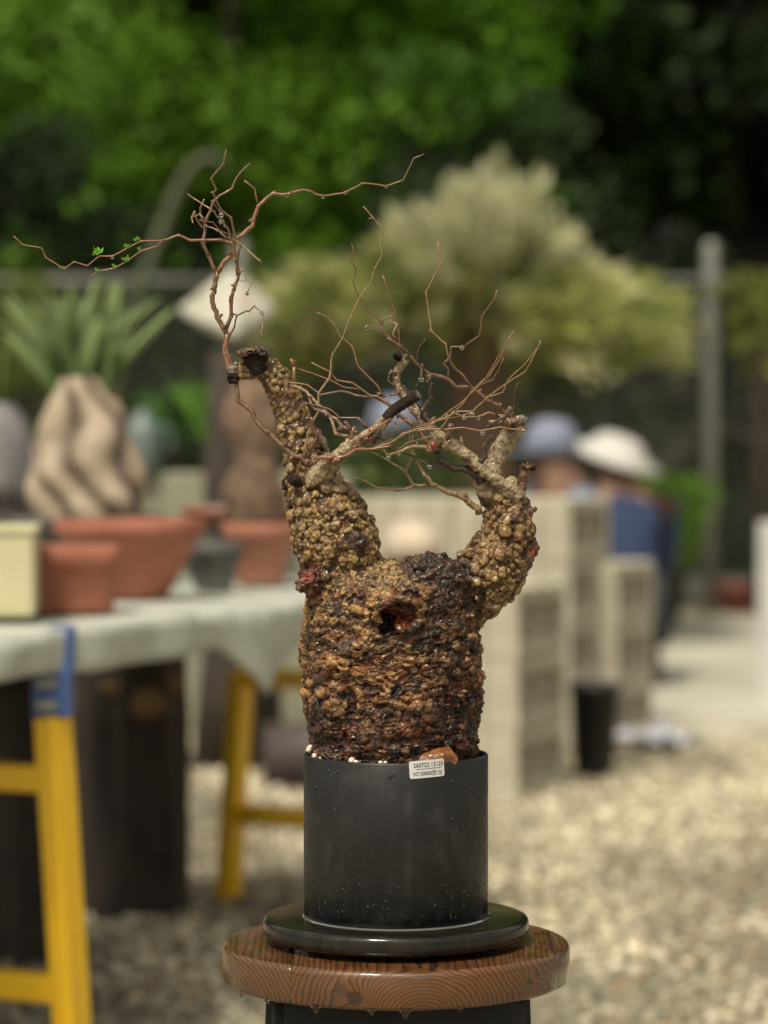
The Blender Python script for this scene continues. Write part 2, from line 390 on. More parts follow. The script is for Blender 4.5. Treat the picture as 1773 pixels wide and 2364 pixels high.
# bent pole behind the thin twigs
pl = [W(x, y, 12.2) for x, y in ((330, 640), (352, 590), (378, 520), (404, 452), (428, 400), (452, 372), (480, 362), (508, 368), (524, 392))]
pl = [Vector((pl[0].x - .42, 12.2, 0))] + pl
MB().add(*tubeg(pl, [.032] * 5 + [.020] * 5, 14)).build('bent_pole', noisy('mossy_grey_pole', (.05, .06, .035), (.10, .11, .06), 5, .6, .1), smooth=True,
    label='slanting grey green pole with a hooked top, behind the thin twigs at upper left', cat='pole')
# low concrete wall behind the table
MB().add(*boxg((-1.15, 9.5 - D0, .425), (2.1, .16, .85), R(-3), .012)).build('low_wall', M['concrete2'], label='low mossy grey concrete wall behind the potted plants on the table', cat='wall')

# ------------------------------------------------------------------ hollow concrete blocks
def block_mesh():
    # core axis along local -x..x (0.19), cored face 0.39 wide (local y) x 0.19 high
    L, Wd, H = .186, .39, .187; bm = bmesh.new()
    ys = [0, .024, .126, .144, .246, .264, .366, .39]; zs = [0, .042, H - .042, H]
    def g(x): return [[bm.verts.new((x, y, z)) for z in zs] for y in ys]
    A, B = g(0), g(L)
    for i in range(7):
        for j in range(3):
            hole = (i % 2 == 1 and j == 1)
            if hole:
                q = [(i, j), (i + 1, j), (i + 1, j + 1), (i, j + 1)]
                for k in range(4):
                    a, b_ = q[k], q[(k + 1) % 4]; bm.faces.new((A[a[0]][a[1]], A[b_[0]][b_[1]], B[b_[0]][b_[1]], B[a[0]][a[1]]))
            else:
                bm.faces.new((A[i][j], A[i][j + 1], A[i + 1][j + 1], A[i + 1][j])); bm.faces.new((B[i][j], B[i + 1][j], B[i + 1][j + 1], B[i][j + 1]))
    for i in range(7):
        for j in (0, 3): bm.faces.new((A[i][j], A[i + 1][j], B[i + 1][j], B[i][j]))
    for j in range(3):
        for i in (0, 7): bm.faces.new((A[i][j], A[i][j + 1], B[i][j + 1], B[i][j]))
    bmesh.ops.recalc_face_normals(bm, faces=bm.faces)
    ed = [e for e in bm.edges if len(e.link_faces) == 2 and e.calc_face_angle(0) > .5]
    bmesh.ops.bevel(bm, geom=ed, offset=.004, segments=1, affect='EDGES')
    me = bpy.data.meshes.new('hollow_block'); bm.to_mesh(me); bm.free(); me.materials.append(M['concrete']); return me
BM_ = block_mesh(); AB = R(-22)
q_ = Vector((math.sin(R(22)), math.cos(R(22)), 0)); p_ = Vector((-math.cos(R(22)), math.sin(R(22)), 0))
ordc = ['right column', 'second column from right', 'third column from right', 'left column']
ordr = {3: ['bottom', 'middle', 'top'], 4: ['bottom', 'second', 'third', 'top']}
def row(corner, ncol, nhigh, rowname, zb=0.0):
    for c in range(ncol):
        for r in range(nhigh):
            o = link('hollow_block', BM_, group='stacked hollow concrete blocks', cat='concrete block',
                     label='%s hollow block, %s%s' % (ordr[nhigh][r], (ordc[c] + ' of ' if ncol > 1 else 'in '), rowname))
            j = random.uniform(-.006, .006)
            P = corner + p_ * (.19 * (c + 1)) + q_ * j; o.location = (P.x, P.y, zb + r * .1895); o.rotation_euler = (0, 0, AB + random.uniform(-.01, .01))
row(Vector((.358, 5.29, 0)), 2, 3, 'the nearest concrete stack')
row(Vector((.567, 6.43, 0)), 4, 4, 'the tall concrete stack', .02)
row(Vector((.727, 6.66, 0)), 1, 3, 'the low narrow concrete stack at the right')
MB().add(*boxg((0, 0, .01), (.80, .40, .018), 0, .002)).build('plank', M['tanwood'], label='flat brown plank lying under the tall block stack', cat='plank').location = (.29, 6.75, 0)
bpy.data.objects['plank'].rotation_euler = (0, 0, R(-22))
MB().add(*latheg([(.050, 0), (.055, .005), (.070, .25), (.078, .25), (.078, .265), (.066, .265), (.05, .03), (.001, .03)], 28)).build('bucket', noisy('black_plastic', (.008, .008, .009), (.015, .015, .016), 8, .5, .05), smooth=True,
    label='tall black plastic bucket standing in the gap between the block stacks', cat='bucket').location = (*W(1372, 1795, 8.35 - D0).xy, 0)
# grey plastic sheet crumpled on the ground
def crumple():
    n = 40; V = []
    for j in range(n):
        for i in range(n):
            u = i / (n - 1); v = j / (n - 1); V.append((u * .42 - .21, v * .16 - .08, 0))
    V = np.array(V); V[:, 2] = .006 + .05 * fbm(V * 14 + 5, 3, 4) ** 2 * 2; f = np.array([(j * n + i, j * n + i + 1, (j + 1) * n + i + 1, (j + 1) * n + i) for j in range(n - 1) for i in range(n - 1)])
    V2 = V.copy(); V2[:, 2] -= .003; f2 = f[:, ::-1] + len(V)
    o = link('plastic_sheet', mesh('plastic_sheet', np.concatenate([V, V2]), np.concatenate([f, f2]), noisy('grey_film', (.30, .30, .36), (.45, .45, .50), 12, .3, .2)),
             label='crumpled lilac grey plastic sheet lying on the gravel beside the low block stack', cat='plastic sheet')
    P = W(1490, 1735, 6.6); o.location = (P.x, 6.55, .01); o.rotation_euler = (0, 0, R(50))
crumple()
MB().add(*boxg((0, 0, .33), (.12, .12, .66), R(20), .006)).build('white_post', noisy('white_paint', (.62, .62, .58), (.72, .72, .69), 5, .6, .1), label='short white square post cut off by the right edge', cat='post').location = (*W(1800, 1560, 8.0).xy, 0)

# ------------------------------------------------------------------ table, trestles, things on it
U = Vector((.411, .912, 0)); V_ = Vector((-.912, .411, 0)); O = Vector((-.49, 1.93, 0)); TZ = .69
ang = math.atan2(U.y, U.x)
def TP(u, v, z=0): return O + U * u + V_ * v + Vector((0, 0, z))
def table():
    root = empty('trestle_table', TP(.4, .3), label='long work table under a grey canvas sheet, one corner of the sheet hanging down', cat='table')
    inv = Matrix.Translation(root.location).inverted()
    def loc(vs): return [inv @ Vector(p) for p in vs]
    L0, L1, Wt = -1.2, 1.56, .66
    for k in range(3):
        c = TP((L0 + L1) / 2, .03 + Wt / 3 * (k + .5) - .01, TZ - .032); v, f = boxg(c, (L1 - L0 - .04, Wt / 3 - .006, .034), ang, .003); MB().add(loc(v), f).build('plank', M['boards'], root)
    # canvas sheet: top, skirt at the front, sagging corner
    nu, nv = 120, 46; P = []
    for j in range(nv):
        s = j / (nv - 1)
        for i in range(nu):
            u = L0 + (L1 - L0) * i / (nu - 1)
            drop = .066 + .003 * math.sin(u * 9) + .088 * max(0, 1 - abs(u - .655) / .15)
            tot = Wt + drop; d = s * tot       # from the back edge to the front edge and down
            if d < Wt: v, z, = Wt - d, TZ - .006 + .003 * math.sin(u * 7 + v_s(u)) * math.sin(d * 9)
            else: v, z = -.012 - .012 * math.sin(u * 23) * (d - Wt) / drop - .008, TZ - .006 - (d - Wt)
            P.append(inv @ TP(u, v, z))
    f = np.array([(j * nu + i, (j + 1) * nu + i, (j + 1) * nu + i + 1, j * nu + i + 1) for j in range(nv - 1) for i in range(nu - 1)])
    me = mesh('canvas_sheet', np.array([p[:] for p in P]), f, M['cloth']); me = evaluated(me, [('SOLIDIFY', {'thickness': .003})]); link('canvas_sheet', me, root)
def v_s(u): return 1.3 * math.sin(u * 3.1)
table()
def trestle(c_front, c_back, foot_out, ztop, label, ext=True, wd=.05):
    root = empty('trestle', (c_front.x, c_front.y, 0), label=label, cat='trestle', group='yellow steel trestles under the table')
    I = Matrix.Translation(-root.location)
    def bar(name, a, b_, w2, h2, mat, par=root, roll=0, bev=.004):
        v, f = barg(a, b_, w2, h2, bev, roll); return MB().add([I @ p for p in v], f).build(name, mat, par)
    dirb = (c_back - c_front).normalized()
    legs = []
    for cc, sgn in ((c_front, -1), (c_back, 1)):
        top = Vector((cc.x, cc.y, ztop)); foot = Vector((cc.x, cc.y, 0)) + foot_out * 1.0 + dirb * sgn * .0
        lg = bar('leg', top, foot, wd, wd * .72, M['yellow'], roll=ang * 0); legs.append((top, foot))
        bar('foot_cap', foot + Vector((0, 0, .012)), foot, wd * 1.1, wd * .85, M['black_rubber'], lg)
        if ext:
            e = bar('extension_post', top + Vector((0, 0, .0)), top + Vector((-.0, 0, .075)), wd * 1.12, wd * .85, M['blue'])
            for k in range(2):
                v, f = boxg((0, 0, 0), (wd * .62, .006, .016), 0, .003)
                MB().add([I @ (p + top + Vector((-wd * .12, -wd * .42 - .003, .018 + .034 * k))) for p in v], f).build('lock_pin', M['steel'], e)
            bar('table_bracket', top + Vector((wd * .28, 0, .06)), Vector((top.x + wd * .28, top.y, TZ - .002)) + Vector((0, -.03, 0)) * 0, wd * .72, wd * .6, M['blue'])
    for t in (.17, .74) if ztop > .5 else (.03, .62):
        a = legs[0][0].lerp(legs[0][1], t); b_ = legs[1][0].lerp(legs[1][1], t); bar('cross_bar', a + dirb * wd * .4, b_ - dirb * wd * .4, wd * .78, wd * .78, M['yellow'], roll=math.pi / 4 * 0)
    return root
M['black_rubber'] = noisy('black_rubber', (.01, .01, .01), (.02, .02, .02), 30, .7, .1)
# near trestle: its visible leg is the front right one
fr = W(122, 1694, 4.4 - D0)
trestle(Vector((fr.x, fr.y, 0)), Vector((fr.x, fr.y, 0)) + V_ * .56, Vector((.035, -.02, 0)), .552, 'near yellow trestle with blue extension posts and silver pins, at the left edge', True, .052)
fb = W(558, 1560, 6.1 - D0)
tr2 = trestle(Vector((fb.x, fb.y, 0)) - V_ * .5, Vector((fb.x, fb.y, 0)), Vector((-.03, .02, 0)), .485, 'far yellow trestle seen left of the black pot, under the hanging corner of the sheet', False, .05)

def solid(name, prof, mat, P, rz=0, n=40, label='', cat='pot', soil=None, soilz=0, soilr=0, sq=None):
    """pot as a thing: body (+ rim) and soil; sq=(sx,sy) makes it a rounded rectangle"""
    root = empty(name, P, rz, label=label, cat=cat)
    def shape(pr, nn=n):
        v, f = latheg(pr, nn)
        if sq:
            o = []
            for (x, y, z) in v:
                r = math.hypot(x, y) or 1e-9; a = math.atan2(y, x); k = 1 / (abs(math.cos(a)) ** 7 + abs(math.sin(a)) ** 7) ** (1 / 7)
                o.append((r * k * math.cos(a) * sq[0], r * k * math.sin(a) * sq[1], z))
            v = o
        return v, f
    MB().add(*shape(prof)).build('pot_body', mat, root, True)
    if soil: MB().add(*shape([(soilr, soilz - .02), (soilr, soilz), (soilr * .6, soilz + .006), (.001, soilz + .008)])).build('soil', soil, root, True)
    return root
def wallprof(r0, r1, h, rim=.008, rimh=.02, t=.01):
    return [(r0 * .96, 0), (r0, .004), (r1, h - rimh), (r1 + rim * .8, h - rimh + .002), (r1 + rim, h - rimh * .5), (r1 + rim * .8, h), (r1 - t, h), (r1 - t * 1.2, h - rimh * 1.3), (r0 - t, .02), (.001, .02)]
MB().add(*boxg((0, 0, .068), (.30, .17, .13), 0, .008)).add(*boxg((0, 0, .137), (.308, .178, .012), 0, .004)).build('storage_box', M['cream'], smooth=False, label='cream plastic box with a lid at the left end of the table', cat='box').location = TP(.12, .14, TZ) + Vector((-.068, 0.02, 0)) - Vector((0.055, 0, 0))
bpy.data.objects['storage_box'].rotation_euler = (0, 0, R(4))
solid('rectangular_pot', wallprof(.9, .98, .105, .05, .034, .12), M['terra'], (W(165, 1400, 4.74 - D0).x, 4.74 - D0, TZ), R(4), 64, 'low rectangular terracotta pot at the front of the table', 'flowerpot', M['potsoil'], .095, .88, (.076, .055))
solid('bowl_pot', wallprof(.068, .125, .135, .008, .028), M['terra'], (W(300, 1300, 5.15 - D0).x, 5.15 - D0, TZ), 0, 56, 'wide round terracotta bowl tapering to its foot, behind the rectangular pot', 'flowerpot', M['potsoil'], .12, .115)
solid('round_pot', wallprof(.046, .066, .115, .006, .03), M['terra2'], (W(600, 1300, 5.62 - D0).x, 5.62 - D0, TZ), 0, 48, 'smaller round terracotta pot at the right table end holding a rough brown trunk', 'flowerpot', M['potsoil'], .105, .06)
solid('wide_saucer', wallprof(.10, .12, .035, .006, .012), M['terra'], (W(560, 1210, 6.05 - D0).x, 6.0 - D0, .79), 0, 48, 'shallow terracotta bowl standing behind the right pot', 'bowl', M['potsoil'], .03, .11)
MB().add(*boxg((0, 0, .05), (.22, .16, .1), 0, .004)).build('upturned_crate', M['boards'], label='grey crate under the shallow terracotta bowl behind the right pot', cat='crate').location = (W(560, 1210, 6.05 - D0).x, 6.0 - D0, TZ)
solid('dark_pot', wallprof(.036, .048, .085, .008, .03), noisy('grey_black_clay', (.03, .03, .03), (.13, .125, .115), 12, .7, .2), (W(492, 1340, 5.42 - D0).x, 5.42 - D0, TZ), 0, 40, 'small dark grey pot between the two larger terracotta pots', 'flowerpot', M['potsoil'], .07, .04)
solid('bonsai_tray', wallprof(.92, 1.0, .13, .05, .03, .1), M['darkpot'], (W(190, 1300, 5.6 - D0).x, 5.6 - D0, TZ), R(10), 64, 'dark glazed bonsai tray holding the swirled pale trunk at the left', 'flowerpot', M['potsoil'], .118, .9, (.15, .095))

# swirled caudex plant with strap leaves, in the tray
def strap_plant():
    c = W(200, 1200, 5.6 - D0); z0 = TZ + .118; root = empty('strap_leaved_plant', (c.x, c.y, z0), label='pale swirled succulent trunk crowned with long green strap leaves, left of the table', cat='plant')
    Hh = .285; nz, na = 90, 120; V = []; Cc = []
    for j in range(nz):
        t = j / (nz - 1)
        wl = .112 * (1 - t) ** .75 + .030 if t < .96 else .02
        wl = np.interp(t, [0, .12, .35, .6, .85, 1], [.106, .114, .108, .092, .070, .050])
        cx = np.interp(t, [0, .5, 1], [0, -.004, -.012])
        for i in range(na):
            a = 2 * math.pi * i / na; ph = a * 6 + t * 7.0 + 1.7 * math.sin(t * 8 + a * 1.0) 
            r = wl * (1 + .17 * (abs(math.sin(ph * .5)) ** .6 - .6) * 1.35 + .07 * math.sin(a * 3 - t * 13)); g = abs(math.sin(ph * .5)) ** .6
            V.append((cx + r * math.cos(a), r * .85 * math.sin(a), t * Hh)); Cc.append(g)
    V = np.array(V); g = np.array(Cc)[:, None]; g = np.clip(g * 1.0 + .5 * (fbm(V * 40, 2)[:, None] - .45), 0, 1) ** 1.7
    col = (1 - g) * np.array([.045, .024, .012]) + g * np.array([.40, .32, .235])
    f = [(j * na + i, j * na + (i + 1) % na, (j + 1) * na + (i + 1) % na, (j + 1) * na + i) for j in range(nz - 1) for i in range(na)] + [tuple((nz - 1) * na + i for i in range(na))]
    me = mesh('swirled_trunk', V, f, attr_mat('pale_bark', .6, 60, .4, .002, var=.15, scale=40), True, col); link('swirled_trunk', me, root)
    rng = np.random.default_rng(5)
    lm = M['leafflat']
    for k in range(78):
        a = rng.uniform(0, 2 * math.pi); out = abs(rng.normal(.0, .42)) + .06; L = rng.uniform(.15, .245); w0 = rng.uniform(.010, .017)
        sx = rng.choice([-1, 1]); b = Vector((rng.uniform(-.05, .045), rng.uniform(-.03, .03), Hh - .01 + rng.uniform(-.05, .0)))
        d = Vector((math.cos(a) * out * 1.25, math.sin(a) * out * .7, 1)).normalized(); pts = []; ww = []
        side = d.cross(Vector((0, 1, 0)) + Vector((rng.normal() * .5, 0, 0))).normalized(); P = b.copy(); V = []; Fq = []
        ns = 9
        for i in range(ns + 1):
            t = i / ns; wdt = w0 * (math.sin(math.pi * min(1, .22 + .74 * t)) ** .7) * (1 if i < ns else .1)
            nrm = side.cross(d).normalized()
            V += [P - side * wdt, P + nrm * -.004, P + side * wdt, P - nrm * -.003 - side * 0]
            P = P + d * (L / ns); d = (d + Vector((math.cos(a) * .02, 0, -.03 * t * (1 + out)))).normalized()
        for i in range(ns):
            o = i * 4
            Fq += [(o, o + 1, o + 5, o + 4), (o + 1, o + 2, o + 6, o + 5), (o + 2, o + 3, o + 7, o + 6), (o + 3, o, o + 4, o + 7)]
        tt = np.clip(np.linspace(0, 1, (ns + 1)).repeat(4), 0, 1)[:, None]; br = rng.uniform(.6, 1.25)
        c = ((1 - tt) * np.array([.035, .075, .015]) + tt * np.array([.27, .36, .15])) * br
        link('strap_leaf', mesh('strap_leaf', [p[:] for p in V], Fq, lm, True, c), root)
strap_plant()
bpy.data.objects['strap_leaved_plant'].scale = (.92, .92, .96)
# rough trunk in the right pot, grey caudex at the left edge, plants between
def lump(name, prof, P, mat, seed, amp=.25, fr=20, label='', cat='plant', col=None, part=None, n=60):
    v, f = latheg(prof, n); v = np.array(v); rr = np.hypot(v[:, 0], v[:, 1]); k = 1 + amp * (fbm(v * fr, seed) - .5) * 2
    v[:, 0] *= k; v[:, 1] *= k
    me = mesh(part or name, v, f, mat)
    if part: r = empty(name, P, label=label, cat=cat); link(part, me, r); return r
    o = link(name, me, label=label, cat=cat); o.location = P; return o
brn = noisy('rough_brown_bark', (.06, .035, .02), (.24, .15, .10), 26, .8, .7, .004, (.40, .32, .25))
prof = [(.046, -.02), (.052, .02)] + [(.05 + .008 * math.sin(i), .03 + i * .0225) for i in range(11)] + [(.03, .285), (.001, .29)]
rt = lump('rough_caudex', prof, W(592, 1200, 5.62 - D0), brn, 4, .35, 24, 'rough brown upright succulent trunk in the right terracotta pot', 'plant', part='trunk')
rt.location.z = TZ + .105
def tuft(root, n, L, wd, z, c, seed, sp=.8, name='leaf_blade', r0=.01):
    rng = np.random.default_rng(seed)
    for k in range(n):
        a = rng.uniform(0, 6.28); d = Vector((math.cos(a) * sp * rng.random(), math.sin(a) * sp * rng.random(), 1)).normalized(); side = d.orthogonal().normalized()
        P = Vector((math.cos(a) * r0, math.sin(a) * r0, z)); V = []
        for i in range(6):
            t = i / 5; ww = wd * math.sin(math.pi * (.15 + .8 * t)); nn = side.cross(d)
            V += [P - side * ww, P + nn * .003, P + side * ww]; P = P + d * (L * rng.uniform(.8, 1.1) / 5); d = (d + Vector((math.cos(a) * .12, math.sin(a) * .12, -.06))).normalized()
        f = [q for i in range(5) for q in ((i * 3, i * 3 + 1, i * 3 + 4, i * 3 + 3), (i * 3 + 1, i * 3 + 2, i * 3 + 5, i * 3 + 4))]
        link(name, mesh(name, [p[:] for p in V], f, M['leafflat'], True, np.array(c)[None].repeat(len(V), 0) * rng.uniform(.7, 1.3)), root)
tuft(rt, 9, .06, .006, .285, (.05, .10, .03), 3)
gr = lump('grey_caudex', [(.07, 0), (.085, .05), (.075, .12), (.06, .18), (.03, .22), (.001, .225)], W(0, 1140, 6.4 - D0), noisy('grey_bark', (.14, .13, .13), (.27, .25, .26), 12, .8, .4, .003), 8, .2, 16, 'dim grey bottle shaped trunk at the left edge behind the strap leaved plant', 'plant', part='trunk')
gr.location.z = HC - .155 * 1; tuft(gr, 14, .2, .007, .2, (.10, .14, .03), 8)
stand = MB().add(*latheg([(.11, 0), (.10, .40), (.09, HC - .157)], 24)).build('stump_stand', M['burnt'], smooth=True, label='dark stump standing behind the table at the left edge under the grey trunk', cat='stump'); stand.location = (gr.location.x, gr.location.y, 0)
# green plant and pale blue watering jug on the low wall
for (px, hh, c, sd_, lb) in ((490, .26, (.12, .26, .035), 31, 'upright light green leafy plant on the low wall, left of the knobbly trunk'), (395, .20, (.06, .14, .03), 32, 'bushy mid green plant on the low wall beside the pale blue jug')):
    P = W(px, 1095, 9.45 - D0); P.z = .85; r = empty('leafy_plant', P, label=lb, cat='plant')
    MB().add(*latheg([(.03, 0), (.042, .07), (.045, .07), (.045, .08), (.038, .08), (.03, .02), (.001, .02)], 24)).build('pot_body', M['darkpot'], r, True)
    tuft(r, 26, hh, .012, .07, c, sd_, .35, 'leaf_blade', .015)
P = W(330, 1090, 9.4 - D0); P.z = .85
jr = empty('water_jug', P, label='pale blue plastic jug standing on the low concrete wall behind the strap leaved plant', cat='jug')
mj = noisy('pale_blue_plastic', (.11, .15, .14), (.16, .20, .19), 6, .4, .05)
MB().add(*latheg([(.05, 0), (.06, .01), (.058, .12), (.045, .16), (.022, .18), (.02, .2), (.014, .2), (.012, .17), (.001, .16)], 30)).build('jug_body', mj, jr, True)
MB().add(*tubeg([(.05, 0, .15), (.085, 0, .14), (.092, 0, .09), (.058, 0, .05)], [.007] * 4, 8)).build('handle', mj, jr, True)
# pale faceted rock on a dark stump
def rock(name, pts, mat, P, label, cat='rock', bev=.01, sub=2, amp=.01, fr=20, parent=None):
    bm = bmesh.new(); vs = [bm.verts.new(p) for p in pts]; r = bmesh.ops.convex_hull(bm, input=vs)
    bmesh.ops.delete(bm, geom=[v for v in bm.verts if not v.link_faces], context='VERTS')
    bmesh.ops.bevel(bm, geom=bm.edges[:], offset=bev, segments=1, affect='EDGES')
    bmesh.ops.triangulate(bm, faces=bm.faces); bmesh.ops.subdivide_edges(bm, edges=bm.edges, cuts=sub, use_grid_fill=True)
    v = np.array([x.co[:] for x in bm.verts]); n = fbm(v * fr, 3) - .5; bm.normal_update()
    for x, k in zip(bm.verts, n): x.co += x.normal * k * amp
    me = bpy.data.meshes.new(name); bm.to_mesh(me); bm.free(); me.materials.append(mat)
    o = link(name, me, parent, label=label, cat=cat); o.location = P; return o
dR = 8.6; k_ = dR / 6800
rc = W(522, 715, dR - D0)
pale = N('pale_rock'); vv = pale.obj(); pale.set(Base_Color=pale.ramp(pale.noise(vv, 9, 3), [(.3, (.28, .30, .20)), (.5, (.45, .44, .38)), (.7, (.48, .37, .30))]), Roughness=.4); pale.bump(pale.noise(vv, 40), .3, .004)
rock('diamond_rock', [(-120 * k_, 0, 0), (122 * k_, .02, 8 * k_), (32 * k_, -.01, -100 * k_), (12 * k_, .0, 106 * k_), (24 * k_, -.15, -66 * k_), (0, .10, 20 * k_)], pale.m, rc,
     'big pale diamond shaped rock on a dark stump, behind the thin left stem', amp=.012)
sp_ = [(.13, 0), (.12, .3), (.10, .7), (.085, rc.z - 100 * k_ - .04), (.07, rc.z - 70 * k_), (.02, rc.z - 88 * k_), (.001, rc.z - 92 * k_)]
sp_ = [(.13, 0), (.12, .3), (.105, .6), (.095, .85), (.085, rc.z - 96 * k_), (.05, rc.z - 92 * k_), (.02, rc.z - 94 * k_), (.001, rc.z - 95 * k_)]
lump('tall_stump', sp_, (rc.x + 30 * k_, rc.y, 0), noisy('brown_stump', (.018, .014, .010), (.06, .045, .032), 9, .8, .6, .006), 5, .15, 8, 'tall brown stump carrying the pale diamond shaped rock', 'stump')
# dark upright logs and a lying log under the table
def log(P, r, h, seed, label, lean=0, patch=False):
    root = empty('upright_log', P, label=label, cat='log', group='dark upright logs under the table')
    n, m = 72, 30; rng = np.random.default_rng(seed); V = []
    for j in range(m):
        z = h * j / (m - 1)
        for i in range(n):
            a = 2 * math.pi * i / n; V.append((math.cos(a), math.sin(a), z))
    V = np.array(V); k = r * (1 + .16 * (fbm(np.stack([V[:, 0] * 3, V[:, 1] * 3, V[:, 2] * 2.5], -1), seed) - .5) * 2 + .12 * np.abs(np.sin(np.arctan2(V[:, 1], V[:, 0]) * 4 + V[:, 2] * 3)))
    V[:, 0] *= k; V[:, 1] *= k
    f = [(j * n + i, j * n + (i + 1) % n, (j + 1) * n + (i + 1) % n, (j + 1) * n + i) for j in range(m - 1) for i in range(n)] + [tuple((m - 1) * n + i for i in range(n))]
    link('bark', mesh('bark', V, f, M['burnt']), root)
    if patch:
        for (x, z, sx, sz, s2) in ((.03, h - .125, .05, .035, 1), (.085, h - .085, .022, .03, 2), (-.02, h - .09, .03, .02, 3)):
            bv, bf = icog(3); bv = bv * (1 + .5 * (fbm(bv * 2 + 9 * s2, s2)[:, None] - .5)); yy = -math.sqrt(max(0, (r * 1.04) ** 2 - x * x))
            link('torn_wood', mesh('torn_wood', bv * np.array([sx, .018, sz]) + np.array([x, yy, z]), bf, M['tanwood']), root)
P = W(300, 2116, 5.95 - D0); log(Vector((P.x, 3.52, 0)), .105, .56, 3, 'dark upright log with a torn tan patch, right of the near trestle leg', patch=True)
P = W(40, 2190, 5.6 - D0); log(Vector((P.x + .01, 3.0, 0)), .10, .52, 4, 'dark upright log at the left edge behind the near trestle')
v, f = tubeg([(0, 0, 0), (.25, 0, 0), (.5, .0, 0), (.75, 0, 0)], [.088, .092, .086, .09], 40)
o = MB().add(v, f).build('lying_log', noisy('dark_grey_brown_bark', (.03, .02, .018), (.075, .055, .05), 7, .6, .4, .003), smooth=True, label='thick dark log lying on the gravel behind the far trestle', cat='log'); o.location = (W(610, 1800, 8.1 - D0).x, 8.1 - D0, .088); o.rotation_euler = (0, 0, R(6))
# small pale caudex on the block stack seen between the two arms
P = W(945, 1296, 6.2); o = lump('pink_grey_stone', [(.02, -.06), (.085, -.045), (.10, .0), (.07, .05), (.03, .07), (.001, .075)], (W(950, 1240, 5.9).x, 5.9, .57 + .09), noisy('pinkish_stone', (.42, .34, .26), (.58, .48, .38), 9, .6, .3, .003), 6, .2, 10, 'rounded pinkish stone seen between the two knobbly arms', 'stone')
MB().add(*latheg([(.10, 0), (.12, .02), (.12, .565), (.11, .6), (.001, .6)], 30)).build('drum', M['burnt'], smooth=True, label='dark drum under the rounded pinkish stone', cat='drum').location = (W(950, 1240, 5.9).x, 5.9, 0)

# ------------------------------------------------------------------ feathery shrub behind
def shrub():
    d = 13.0; Y = d - D0; k = d / 6800; c = W(1110, 900, Y); root = empty('feathery_shrub', (c.x, Y, 0), label='big feathery shrub on a thick brown trunk, yellow green with a pinkish top', cat='shrub')
    v, f = latheg([(.19, 0), (.17, .4), (.15, .7), (.135, 1.0), (.13, 1.2), (.12, 1.4), (.09, 1.55), (.001, 1.6)], 60); v = np.array(v); kk = 1 + .16 * (fbm(v * 6, 3) - .5) * 2; v[:, 0] *= kk; v[:, 1] *= kk
    link('trunk', mesh('trunk', v, f, noisy('orange_brown_bark', (.08, .045, .023), (.16, .095, .052), 7, .7, .5, .006)), root)
    rng = np.random.default_rng(9)
    def pt(px, py, dy=0): q = W(px, py, Y + dy); return (q.x - c.x, dy, q.z)
    # wisps: arching strands set with small leaves, radiating from the top of the trunk
    tops = lambda px: np.interp(px, [600, 700, 800, 900, 1000, 1080, 1150, 1250, 1350, 1450, 1580], [700, 640, 590, 530, 460, 400, 365, 440, 560, 620, 700])
    G = {'foliage': ([], [], []), 'dry_twigs': ([], [], [])}; cl = []
    for i in range(1300):
        px = np.clip(rng.normal(1090, 240), 600, 1580); top = tops(px) + 70 * (vn(np.array([[px / 48.0, 3.3, 1.1]]), 5)[0] - .45); low_ = 770 if px > 1180 and px < 1480 else 720
        py = top + rng.normal() * 38 + (low_ + rng.normal() * 22 - top) * rng.random() ** .85; dy = rng.normal() * .32
        tip = np.array(pt(px, py, dy)); rad = np.array(pt(1085 + (px - 1085) * .45, 790 + (py - 790) * .35, dy * .5))
        t0 = rng.uniform(.35, .7); st_ = rad + (tip - rad) * t0; n = int(24 + 46 * (1 - t0)); u = rng.random(n)[:, None]
        P = st_ + (tip - st_) * u + np.array([0, 0, -.07]) * (u ** 2) * (abs(px - 1085) / 400) + rng.normal(size=(n, 3)) * (.012 + .016 * u)
        hi_ = (py - 400) / 330 + rng.normal() * .16; dry = hi_ < .5 and 900 < px < 1390
        tone = np.clip(rng.normal(.45, .3) + .3 * u[:, 0], 0, 1)[:, None]
        if dry: c_ = (1 - tone) * np.array([.22, .23, .10]) + tone * np.array([.76, .75, .50])
        else: c_ = (1 - tone) * np.array([.07, .10, .015]) + tone * (np.array([.50, .53, .18]) if rng.random() < .6 else np.array([.62, .60, .34]))
        g_ = G['dry_twigs' if dry else 'foliage']; g_[0].append(P); g_[1].append(np.tile((tip - st_) / (np.linalg.norm(tip - st_) + 1e-9), (n, 1))); g_[2].append(c_)
        if i < 60: cl.append((*st_,))
    for nm, g_ in G.items():
        P = np.concatenate(g_[0]); dr = np.concatenate(g_[1]) + .25 * rng.normal(size=P.shape); dr /= np.linalg.norm(dr, axis=1)[:, None]; sd_ = np.cross(dr, rng.normal(size=P.shape)); sd_ /= np.linalg.norm(sd_, axis=1)[:, None]
        A = np.stack([dr * .062, sd_ * .032, np.cross(dr, sd_) * .03], 1) * (.6 + .8 * rng.random(len(P)))[:, None, None]; V, Fc = scatter_mesh(LEAF[0], LEAF[1], P, A); C = np.repeat(np.concatenate(g_[2]), 4, 0); link(nm, mesh(nm, V, Fc, M['leaf'], False, C), root)
    for i in range(16):
        a = rng.choice(len(cl)); e = Vector(cl[a][:3]); b_ = Vector((rng.uniform(-.06, .06), 0, 1.45)); MB().add(*tubeg([b_, b_.lerp(e, .5) + Vector((0, 0, .08)), e], [.025, .014, .005], 6)).build('branch', M['treebark'], root, True)
shrub()
